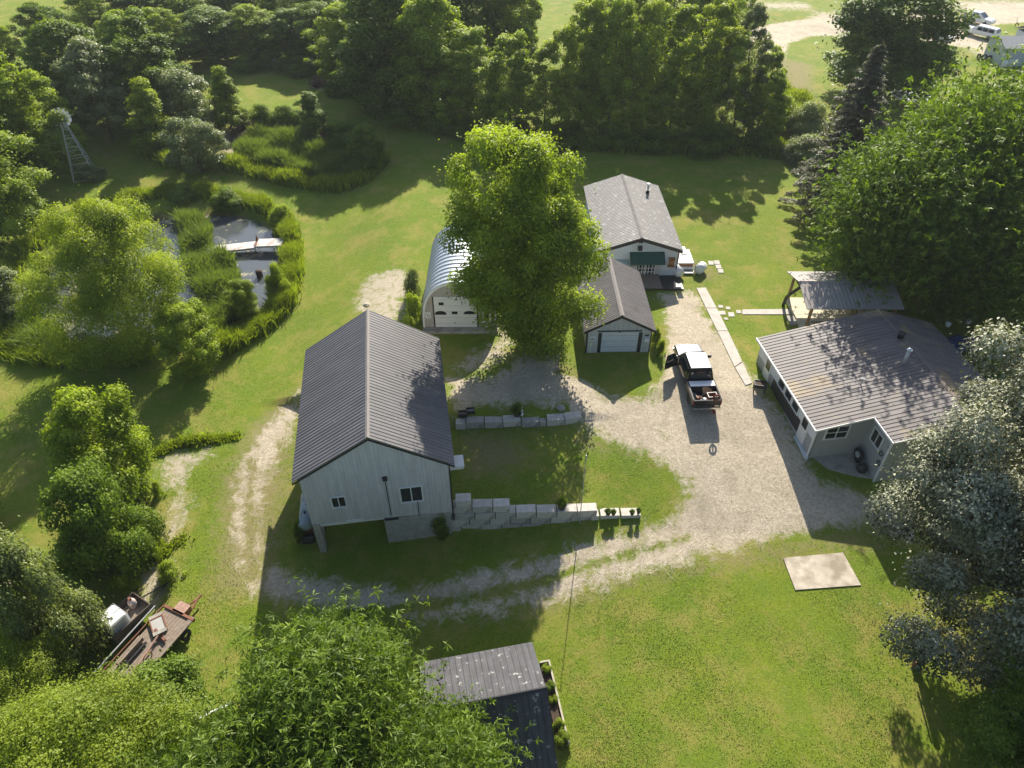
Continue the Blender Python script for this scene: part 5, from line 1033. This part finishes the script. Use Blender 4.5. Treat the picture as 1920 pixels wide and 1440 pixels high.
# white cars at the neighbour's
def suv(u, v, rz, label, pickup=False):
    p = gt(u, v); r = thing('parked_car', p, rz, label, 'car', "cars parked at the neighbour's")
    bw = .93; L = 4.8 if not pickup else 5.4
    loft([(0, body(.45, .95, bw * .93)), (.15, body(.35, 1.02, bw)), (3.3, body(.35, 1.05, bw)), (4.5, body(.35, .95, bw * .97)), (4.8, body(.4, .75, bw * .85))] if not pickup else [(0, body(.5, 1.1, bw)), (3.9, body(.5, 1.14, bw)), (5.2, body(.5, 1.08, bw * .97)), (5.4, body(.5, .95, bw * .9))], 'body', M['pwhite'], r)
    y1 = 3.4 if not pickup else 4.1
    loft([(.1, cab(1.0, 1.12, .85, .8)), (.35, cab(1.0, 1.68, .86, .7)), (y1 - .9, cab(1.0, 1.74, .86, .7)), (y1, cab(1.0, 1.1, .86, .8))], 'cabin', M['pwhite'], r)
    sidepane(r, .5, 1.4, 1.12, .6, 1.4, 1.55, .85, .76); sidepane(r, 1.5, 2.3, 1.12, 1.5, 2.3, 1.58, .855, .76)
    if pickup: sidepane(r, 2.4, 3.2, 1.12, 2.4, 3.0, 1.58, .855, .76)
    endpane(r, y1 - .04, 1.14, y1 - .82, 1.68, .74, .62, 'windshield', .03); endpane(r, .12, 1.15, .32, 1.6, .72, .62, 'rear_window', -.03); wheels(r, .8, (.95, L - 1.0), .36, .24)
    MB().box(-.9, -.6, L - .3, L - .02, .7, .85).build('headlight', M['lampw'], r); MB().box(.6, .9, L - .3, L - .02, .7, .85).build('headlight', M['lampw'], r)
    return r
suv(1806, 38, R(-142), 'white SUV on the gravel drive, nearer the road'); suv(1868, 77, R(38), 'white pickup with a cap parked nose to nose with the SUV', True)
# covered boat on trailer
p = gt(1762, 82); r = thing('boat', p, R(60), 'small white covered boat on a trailer by the gravel drive', 'boat'); loft([(-1.6, [(0, .6), (.5, .6), (.8, 1.0), (.75, 1.15), (0, 1.25)]), (.6, [(0, .55), (.6, .55), (.9, 1.05), (.85, 1.2), (0, 1.35)]), (1.9, [(0, .7), (.1, .75), (.2, 1.15), (.15, 1.2), (0, 1.22)])], 'hull', M['pwhite'], r)
MB().box(-.75, .75, -1.5, 1.2, .4, .52).box(-.04, .04, 1.2, 2.8, .42, .5).build('trailer_frame', M['dark'], r); wheels(r, .85, (-.4,), .3, .18)
# trampoline
p = gt(1703, 193); r = thing('trampoline', p, 0, 'round trampoline with a pale mat on the neighbour lawn', 'trampoline'); MB().torus((0, 0, .9), 2.3, .08, 'z', 32, 6).build('frame', M['steel'], r); MB().lathe([(2.15, .88), (2.15, .9)], 32).build('mat', mat('trampoline_mat', (.4, .42, .46), .6), r)
for k_ in range(4): a = k_ * math.pi / 2 + .4; MB().tube((2.3 * math.cos(a), 2.3 * math.sin(a), 0), (2.3 * math.cos(a), 2.3 * math.sin(a), 2.9 if k_ in (1, 2) else .9), .03).build('leg', M['steel'], r)
# rotary clothes line
p = gt(1728, 104); r = thing('clothes_line', p, 0, 'rotary clothes line on the neighbour lawn left of the boat', 'clothes line'); MB().tube((0, 0, 0), (0, 0, 2), .03).build('post', M['steel'], r); mb = MB()
for k_ in range(4): a = k_ * math.pi / 2; mb.tube((0, 0, 1.3), (1.3 * math.cos(a), 1.3 * math.sin(a), 2.1), .02)
mb.build('arm', M['steel'], r)
for (u, v, s_, lab) in [(1833, 112, 1, 'upright black tyre left of the neighbour house wall'), (1843, 113, 0, 'black tyre leaning on the neighbour house wall'), (1852, 115, 0, 'black tyre at the corner of the neighbour house')]:
    p = gt(u, v); tag(MB().torus((0, 0, .42), .33, .12, 'x' if s_ else 'y', 20, 8).build('tyre', M['rubber'], None, True, loc=p), lab, 'tyre', "tyres by the neighbour's house")
for (u, v, lab) in [(1880, 128, 'round white propane tank beside the neighbour house, left one'), (1892, 126, 'round white propane tank beside the neighbour house, right one')]:
    p = gt(u, v); q = thing('propane_tank', p, 0, lab, 'tank', 'propane tanks'); MB().lathe([(.2, 0), (.4, .15), (.42, .8), (.3, 1.05), (.05, 1.12)], 18).build('shell', M['pwhite'], q, True); MB().lathe([(.12, 1.12), (.12, 1.28)], 10).build('collar', M['steel'], q)
# white barrel on the far lawn edge
p = gt(516, 126); q = thing('barrel', p, 0, 'white barrel standing alone at the edge of the far lawn', 'barrel'); MB().lathe([(.42, 0), (.48, .3), (.48, .8), (.42, 1.1)], 18).build('shell', M['pwhite'], q, True); MB().lathe([(.43, 1.1), (.43, 1.15), (.02, 1.17)], 18).build('lid', M['pwhite'], q, True)
# white deck with barrels beside the workshop
M['wdeck'] = mat('bleached_deck', (.66, .62, .58), .7, var=.12, scale=4, wave=('x', .16, .006, .7))
p = at(1300, 511, 0); r = thing('deck_platform', (14.75, 52.6, 0), 0, 'small bleached white deck with brown steps beside the workshop', 'deck'); MB().box(-1.0, .85, 0, 2.3, .55, .65).build('deck_top', M['wdeck'], r); MB().box(-.3, .75, -.06, 0, .1, .55).build('riser', M['orange'], r); MB().box(-.25, .8, -.42, -.07, .28, .34).box(-.2, .8, -.8, -.45, .1, .16).build('step', M['trimw'], r)
MB().box(-.98, -.88, .05, .15, 0, .55).box(.73, .83, .05, .15, 0, .55).box(-.98, -.88, 2.1, 2.2, 0, .55).box(.73, .83, 2.1, 2.2, 0, .55).build('leg', M['trimw'], r); MB().path([(.83, .05, .65), (.83, -.7, .75), (.83, -.75, 0)], .025).build('handrail', M['dark'], r)
def lie_barrel(x, y, rz, rad, L, label):
    r = thing('white_barrel', (x, y, 0), rz, label, 'barrel', 'white barrels by the deck'); lying(MB(), 0, L, rad, rad, dome=.05).build('shell', M['pwhite'], r, True); mb = MB()
    for t in (.25, .75): k = MB().lathe([(rad * 1.01, L * t - .02), (rad * 1.05, L * t), (rad * 1.01, L * t + .02)], 18, cap=False); mb.add([(x_, z_, y_ + rad) for x_, y_, z_ in k.v], k.f)
    mb.build('hoop', M['trimw'], r)
lie_barrel(14.2, 51.3, R(18), .42, 1.75, 'long white barrel lying left of the white deck'); lie_barrel(15.85, 51.85, R(-38), .42, .85, 'short white barrel lying right of the white deck')
# black planter on a stand at the end of the walkway
p = gt(1422, 733); r = thing('planter', (p.x, p.y, p.z), R(-12), 'square black planter box on legs at the end of the walkway', 'planter'); t = .04
MB().box(-.42, .42, -.3, -.3 + t, .45, .75).box(-.42, .42, .3 - t, .3, .45, .75).box(-.42, -.42 + t, -.3 + t, .3 - t, .45, .75).box(.42 - t, .42, -.3 + t, .3 - t, .45, .75).build('box', M['dark'], r); MB().box(-.38, .38, -.26, .26, .46, .68).build('soil', M['soil'], r)
for sx in (-.36, .36):
    for sy in (-.24, .24): MB().box(sx - .03, sx + .03, sy - .03, sy + .03, 0, .45).build('leg', M['dark'], r)
# round things against the house wall
def tl2(x, y): return (hx + x * FH.c - y * FH.s, hy + x * FH.s + y * FH.c)
x_, y_ = tl2(3.1, -.5); z_ = gh(x_, y_); r = thing('hose_reel_cart', (x_, y_, z_), R(8), 'round dark hose reel in the inner corner of the patio', 'hose reel'); MB().torus((0, 0, .5), .34, .1, 'x', 20, 8).build('hose', M['rubber'], r, True); MB().tube((-.1, 0, .5), (.1, 0, .5), .22, n=14).build('hub', M['steel'], r); MB().box(-.15, .15, -.3, .3, 0, .06).build('foot', M['dark'], r)
x_, y_ = tl2(3.05, -1.3); r = thing('tarp_bundle', (x_, y_, gh(x_, y_)), R(8), 'dark bundle against the farmhouse wall beside the hose reel', 'bundle'); MB().lathe([(.3, 0), (.34, .25), (.2, .5), (.05, .6)], 10).build('bundle', M['dark'], r, True)
p = gt(1434, 690); r = tag(MB().lathe([(.1, 0), (.14, .35), (.12, .35)], 12).lathe([(.02, .36), (.16, .42), (.13, .62), (.02, .7)], 8, (.05, 0, 0)).build('flower_pot', M['orange'], None, True, loc=p), 'small orange flower pot at the left wall of the farmhouse', 'flower pot')
# blue tarp covered pile
M['tarp'] = mat('blue_tarp', (.03, .05, .14), .4, var=.2, bump=.05, bscale=3); p = gt(1800, 665)
r = thing('covered_pile', p, R(5), 'pile under a dark blue tarp behind the farmhouse', 'tarp'); xs2 = np.linspace(-2.2, 2.2, 23); ys2 = np.linspace(-1.2, 1.2, 15); XX, YY = np.meshgrid(xs2, ys2); rg = np.random.RandomState(2); ZZ = 1.25 * (1 - sm(np.abs(XX), 1.7, 2.2)) * (1 - sm(np.abs(YY), .7, 1.2)) + .12 * np.sin(XX * 4) * np.sin(YY * 5 + 1) + rg.normal(size=XX.shape) * .02
ii = np.arange(XX.size).reshape(XX.shape); npmesh('tarp', np.stack([XX, YY, np.maximum(ZZ, 0.01)], -1).reshape(-1, 3), np.stack([ii[:-1, :-1], ii[:-1, 1:], ii[1:, 1:], ii[1:, :-1]], -1).reshape(-1, 4), M['tarp'], r, smooth=True)
MB().box(-2, 2, -1.35, -1.25, 0, .1).build('weight_board', M['concrete'], r)
for (u, v, lab) in [(1776, 612, 'white bucket on the blue tarp, left one'), (1814, 606, 'white bucket on the blue tarp, right one')]:
    p = at(u, v, gh(30, 39) + 1.3); tag(MB().lathe([(.15, 0), (.2, .3), (.18, .3), (.14, .04)], 14).build('bucket', M['pwhite'], None, True, loc=p), lab, 'bucket', 'buckets on the tarp')
# utility pole under the dark maple
M['polew'] = mat('grey_pole', (.22, .26, .28), .85, var=.2, scale=6, wave=('z', 2.2, .005, .8)); M['guard'] = mat('yellow_guard', (.5, .48, .06), .5)
p = gt(1719, 1249); r = thing('utility_pole', p, 0, 'grey pole with a yellow guard in the shade of the big dark maple', 'pole'); MB().tube((0, 0, 0), (0, 0, 2.6), .17, .16, 12).build('shaft', M['polew'], r); MB().tube((-.28, .02, .9), (-.22, .02, 2.5), .05, n=8).build('guard', M['guard'], r); MB().tube((-.2, 0, .1), (-.2, 0, .5), .12, n=8).build('meter', M['rust'], r)
# windmill
p = gt(160, 330); r = thing('windmill', p, R(25), 'steel lattice farm windmill among the trees on the left', 'windmill')
yy = (222 - 720) / F; Hm = H + ray(118, 222)[2] * p.y / ray(118, 222)[1] - p.z; bw_ = 1.15; mb = MB()
cs_ = [(-1, -1), (1, -1), (1, 1), (-1, 1)]
def cor(i, z): k_ = bw_ * (1 - z / Hm * .9); return (cs_[i][0] * k_, cs_[i][1] * k_, z)
for i in range(4): MB().tube(cor(i, 0), cor(i, Hm), .05, n=5).build('leg', M['steel'], r)
nb = 7
for j in range(nb + 1):
    z = Hm * j / nb * .97
    for i in range(4):
        mb.tube(cor(i, z), cor((i + 1) % 4, z), .035, n=4)
        if j < nb: mb.tube(cor(i, z), cor((i + 1) % 4, Hm * (j + 1) / nb * .97), .015, n=4)
mb.build('bracing', M['steel'], r)
hb = MB().box(-.25, .25, -.3, .5, Hm, Hm + .45).build('gear_head', M['white'], r); mb = MB()
for k_ in range(14):
    a = k_ * 2 * math.pi / 14; c, s_ = math.cos(a), math.sin(a); n_ = Vector((-s_, 0, c)); u_ = Vector((c, 0, s_)); o_ = Vector((0, -.5, Hm + .25)); tw = Vector((0, .16, 0))
    for q0, q1, w_ in ((.3, 1.0, .14),): mb.add([tuple(o_ + u_ * q0 + n_ * .06 + tw * .3), tuple(o_ + u_ * q1 + n_ * w_ + tw), tuple(o_ + u_ * q1 - n_ * w_ - tw), tuple(o_ + u_ * q0 - n_ * .06 - tw * .3)] + [tuple(o_ + u_ * q0 + n_ * .06 + tw * .3 + Vector((0, .01, 0))), tuple(o_ + u_ * q1 + n_ * w_ + tw + Vector((0, .01, 0))), tuple(o_ + u_ * q1 - n_ * w_ - tw + Vector((0, .01, 0))), tuple(o_ + u_ * q0 - n_ * .06 - tw * .3 + Vector((0, .01, 0)))], [(0, 1, 2, 3), (7, 6, 5, 4), (0, 4, 5, 1), (2, 6, 7, 3)])
mb.build('wheel', M['steel'], r); MB().box(-.03, .03, .5, 1.8, Hm + .2, Hm + .26).box(-.02, .02, 1.5, 2.6, Hm - .15, Hm + .6).build('tail', M['white'], r)
# dock in the pond
M['dockw'] = mat('bleached_planks', (.6, .56, .53), .8, var=.2, scale=5, wave=('x', .18, .012, .45), stain=((.4, .27, .22), 1.1, .52, .7))
p0 = at(388, 468, -1.75); p1 = at(480, 458, -1.65); p2 = at(530, 453, -1.45); 
def deckpart(nm, a, b, wd, r, z0=0):
    d = b - a; L = d.length; an = math.atan2(d.y, d.x); return MB().box(0, L, -wd / 2, wd / 2, -.08, 0).box(.1, L - .1, -wd / 2 + .05, -wd / 2 + .15, -.22, -.081).box(.1, L - .1, wd / 2 - .15, wd / 2 - .05, -.22, -.081).build(nm, M['dockw'], r, loc=a - Vector(r.location), rot=(0, -math.asin(max(-1, min(1, (b.z - a.z) / L))), an))
r = thing('dock', (p1.x, p1.y, -1.7), 0, 'bleached wooden dock reaching into the near pond', 'dock'); deckpart('long_section', p0, p1 + Vector((.05, 0, 0)), 1.25, r); deckpart('shore_section', p1 + Vector((.1, .1, .12)), p2, 1.4, r)
mb = MB()
for q in (p0.lerp(p1, .1), p0.lerp(p1, .5), p1, p2.lerp(p1, .3)):
    for sy in (-.6, .6): mb.tube((q.x - p1.x, q.y - p1.y + sy, -1.1), (q.x - p1.x, q.y - p1.y + sy, -.15), .05)
mb.build('post', M['dark'], r); mb = MB()
for t in np.linspace(.2, .95, 9): q = p0.lerp(p1, t); q2 = p0.lerp(p1, t + .07); mb.tube((q.x - p1.x, q.y - p1.y - .72, -.5), (q2.x - p1.x, q2.y - p1.y - .72, -.22), .02); mb.tube((q2.x - p1.x, q2.y - p1.y - .72, -.22), (q2.x - p1.x + .2, q2.y - p1.y - .72, -.5), .02)
mb.tube((p0.x - p1.x + 1, -.72, -.5), (.5, -.72, -.5), .025); mb.build('truss', M['dark'], r)
r = thing('rusty_gate', (p1.x + .05, p1.y, -1.6), .1, 'narrow rusty post standing at the joint of the dock', 'post'); MB().box(-.1, .1, -.5, .75, 0, .1).build('plate', M['rust'], r); MB().add([(-.12, .5, .1), (.12, .5, .1), (0, .6, .7), (-.12, .6, .1), (.12, .6, .1), (0, .65, .7)], [(0, 1, 2), (3, 5, 4), (0, 3, 4, 1), (1, 4, 5, 2), (0, 2, 5, 3)]).build('fin', M['rust'], r)
r = tag(MB().lathe([(.28, 0), (.3, .7), (.05, .75)], 12).build('float_barrel', M['soil'], None, True, loc=at(488, 520, -2.4)), 'half-sunk barrel in the water below the dock', 'barrel')
# ---- trailer with the white liquid tank
M['ibcw'] = mat('white_tank_plastic', (.72, .72, .7), .35, var=.05)
p = gt(243, 1172); an = math.atan2(*(lambda a, b: (b.y - a.y, b.x - a.x))(gt(222, 1180), gt(277, 1130))); TT = an
r = thing('utility_trailer', p, an, 'dark rusty box trailer beside the grey-green shrub', 'trailer'); t = .05
MB().box(-1.15, 1.2, -.75, .75, .5, .56).build('floor', M['wood'], r); MB().box(-1.15, 1.2, -.75, -.7, .56, 1.05).box(-1.15, 1.2, .7, .75, .56, 1.05).box(-1.15, -1.1, -.7, .7, .56, 1.05).box(1.15, 1.2, -.7, .7, .56, 1.05).build('side_panel', mat('dark_rusty_board', (.09, .07, .06), .8, var=.3), r)
MB().path([(1.2, -.5, .52), (2.6, 0, .5), (1.2, .5, .52)], .04).tube((2.5, 0, .5), (2.9, 0, .5), .05).build('drawbar', M['dark'], r); wheels(r, 0, (), .3) if False else None
for sy in (-1, 1): MB().torus((0, sy * .86, .32), .22, .1, 'y', 20, 8).build('wheel', M['rubber'], r, True)
FT = Fr(p.x, p.y, an); 
def wl(x, y, z): return (p.x + x * math.cos(an) - y * math.sin(an), p.y + x * math.sin(an) + y * math.cos(an), p.z + z)
q = thing('liquid_tank', wl(-.5, .02, .57), an, 'white plastic liquid tank in a wire cage on the box trailer', 'tank'); MB().box(-.5, .55, -.55, .55, .1, 1.05).build('bottle', M['ibcw'], q, bevel=.12); MB().lathe([(.14, 1.05), (.14, 1.12)], 14).build('cap', M['ibcw'], q); MB().box(-.55, .6, -.6, .6, 0, .1).build('pallet', M['wood'], q); mb = MB()
for k_ in range(7): z = .15 + k_ * .14; mb.path([(-.53, -.58, z), (.58, -.58, z), (.58, .58, z), (-.53, .58, z), (-.53, -.58, z)], .011, 4)
for k_ in range(8): x = -.53 + k_ * .158; mb.tube((x, -.58, .1), (x, -.58, 1.0), .011, n=4); mb.tube((x, .58, .1), (x, .58, 1.0), .011, n=4)
for k_ in range(1, 8): y = -.58 + k_ * .145; mb.tube((-.53, y, .1), (-.53, y, 1.0), .011, n=4); mb.tube((.58, y, .1), (.58, y, 1.0), .011, n=4)
mb.tube((-.53, 0, 1.06), (.58, 0, 1.06), .02, n=4).build('cage', M['steel'], q)
q = thing('propane_bottle', wl(.75, .25, .57), an, 'rusty white gas bottle on the box trailer beside the liquid tank', 'gas bottle'); MB().lathe([(.12, 0), (.2, .1), (.21, .5), (.14, .68), (.04, .72)], 16).build('shell', mat('rusty_white', (.55, .48, .46), .6, var=.2, stain=((.3, .12, .07), 5, .5, .65)), q, True); MB().lathe([(.09, .72), (.09, .86)], 10).build('collar', M['rust'], q)
p3 = gt(262, 1158); tag(MB().torus((0, 0, .25), .3, .02, 'x', 20, 5).build('hose_loop', M['teal'], None, loc=p3, rot=(0, 0, an + 1.4)), 'thin pale hose loop on the ground by the box trailer', 'hose')
# ---- hay wagon with junk
a_ = gt(247, 1225); b_ = gt(320, 1150); c_ = gt(360, 1168); an = math.atan2(gt(355, 1170).y - gt(275, 1262).y, gt(355, 1170).x - gt(275, 1262).x)
p = gt(300, 1218); r = thing('hay_wagon', p, an, 'old flat hay wagon of grey planks loaded with rusty scrap', 'wagon')
M['deckw'] = mat('grey_wagon_planks', (.23, .18, .14), .9, var=.28, scale=5, wave=('y', .2, .02, .3)); 
MB().box(-2.2, 1.7, -.95, .95, .8, .86).build('bed', M['deckw'], r); MB().box(-2.2, 1.9, -1.0, -.72, .865, .93).build('edge_board', M['deckw'], r); MB().box(1.71, 1.85, -1.0, 1.05, .75, .95).box(-2.3, 1.9, 1.15, 1.2, .75, .86).box(-2.2, 1.7, -.4, -.25, .62, .78).box(-2.2, 1.7, .25, .4, .62, .78).build('frame', M['rust'], r)
for x in (-1.4, 1.1):
    for sy in (-1, 1): MB().torus((x, sy * .9, .35), .24, .1, 'y', 18, 8).build('wheel', M['rubber'], r, True)
MB().path([(1.8, -.35, .6), (3.0, 0, .5), (1.8, .35, .6)], .06).tube((2.9, 0, .5), (3.3, 0, .5), .06).build('drawbar', M['rust'], r)
def wg(x, y, z): return (p.x + x * math.cos(an) - y * math.sin(an), p.y + x * math.sin(an) + y * math.cos(an), p.z + z)
G8 = 'scrap lying on the hay wagon'
q = thing('seat_frame', wg(.75, .45, .87), an - .55, 'rusty frame with a grey panel lying at the head of the hay wagon', 'frame', G8); MB().box(-.3, .3, -.42, .42, .1, .16).build('panel', mat('grey_panel', (.36, .35, .33), .6, var=.1), q); MB().box(-.36, -.3, -.52, .52, .05, .2).box(.3, .36, -.52, .52, .05, .2).box(-.3, .3, .43, .49, .06, .19).box(-.3, .3, -.49, -.43, .06, .19).build('rail', M['rust'], q); MB().box(-.34, .34, .54, .74, .05, .12).build('flap', M['concrete'], q); MB().box(-.34, .34, -.74, -.54, .3, .36).build('flap', M['concrete'], q)
q = thing('axle', wg(-.6, -.25, .87), an + .15, 'rusty pinkish axle lying on the hay wagon', 'axle', G8); M['pink'] = mat('faded_red_steel', (.36, .22, .17), .8, var=.25); MB().tube((-1.1, 0, .15), (1.1, 0, .3), .05).build('shaft', M['pink'], q); MB().torus((-.35, -.28, .3), .3, .03, 'y', 18, 5).build('hoop', M['rust'], q)
for (x, y, L_, dz, sz_, lab, m_) in [(-1.0, .6, 1.6, .1, .13, 'long grey beam on the left of the hay wagon', 'deckw'), (-.9, .25, 1.3, .08, .05, 'thin dark beam in the middle of the hay wagon', 'dark'), (.35, -.1, 1.0, .06, .06, 'rusty cross bar on the hay wagon', 'rust')]:
    tag(MB().box(-L_ / 2, L_ / 2, -sz_, sz_, 0, sz_ * 2).build('beam', M[m_], None, loc=wg(x, y, .95), rot=(0, 0, an + (1.3 if m_ == 'rust' else .02))), lab, 'beam', G8)
q = thing('metal_box', wg(2.05, .1, .62), an, 'orange rusty box on the drawbar of the hay wagon', 'box', G8); MB().box(-.3, .3, -.35, .35, 0, .3).build('box', mat('orange_rust', (.3, .16, .1), .8, var=.3), q); MB().box(-.32, .32, -.37, .37, .302, .33).build('lid', M['pink'], q)
tag(MB().tube((0, 0, 0), (4.2, 0, .1), .045).build('long_pipe', M['steel'], None, loc=wg(-2.6, 1.6, .7), rot=(0, 0, an)), 'long thin pipe lying along the left side of the hay wagon', 'pipe', G8)
# white things under the foreground trees
p = gt(425, 1375); r = thing('white_chair', (p.x, p.y, p.z), .5, 'white panel standing under the foreground trees', 'panel'); MB().box(-.9, .9, -.05, .05, .9, 2.4).build('panel', M['pwhite'], r); MB().box(-.9, -.8, -.04, .04, 0, .9).box(.8, .9, -.04, .04, 0, .9).build('leg', M['steel'], r)
p = gt(3, 1103); r = tag(MB().box(-.5, .5, -.4, -.2, .1, .15).box(-.5, .5, -.1, .1, .1, .15).box(-.5, .5, .2, .4, .1, .15).box(-.5, -.4, -.4, .4, 0, .1).box(.4, .5, -.4, .4, 0, .1).build('pallet', M['wood'], None, loc=p), 'grey wooden pallet on the grass at the left edge', 'pallet')
# ---- summer haze: one closed box of thin air round everything
hm = bpy.data.materials.new('haze'); hm.use_nodes = True; n = hm.node_tree.nodes; n.remove(n['Principled BSDF']); pv = n.new('ShaderNodeVolumePrincipled'); pv.inputs['Color'].default_value = (.9, .95, 1, 1); pv.inputs['Density'].default_value = .0002; pv.inputs['Anisotropy'].default_value = .3
hm.node_tree.links.new(pv.outputs[0], n['Material Output'].inputs['Volume'])
tag(MB().box(-270, 270, -40, 520, -7, 40).build('haze', hm), kind='stuff')
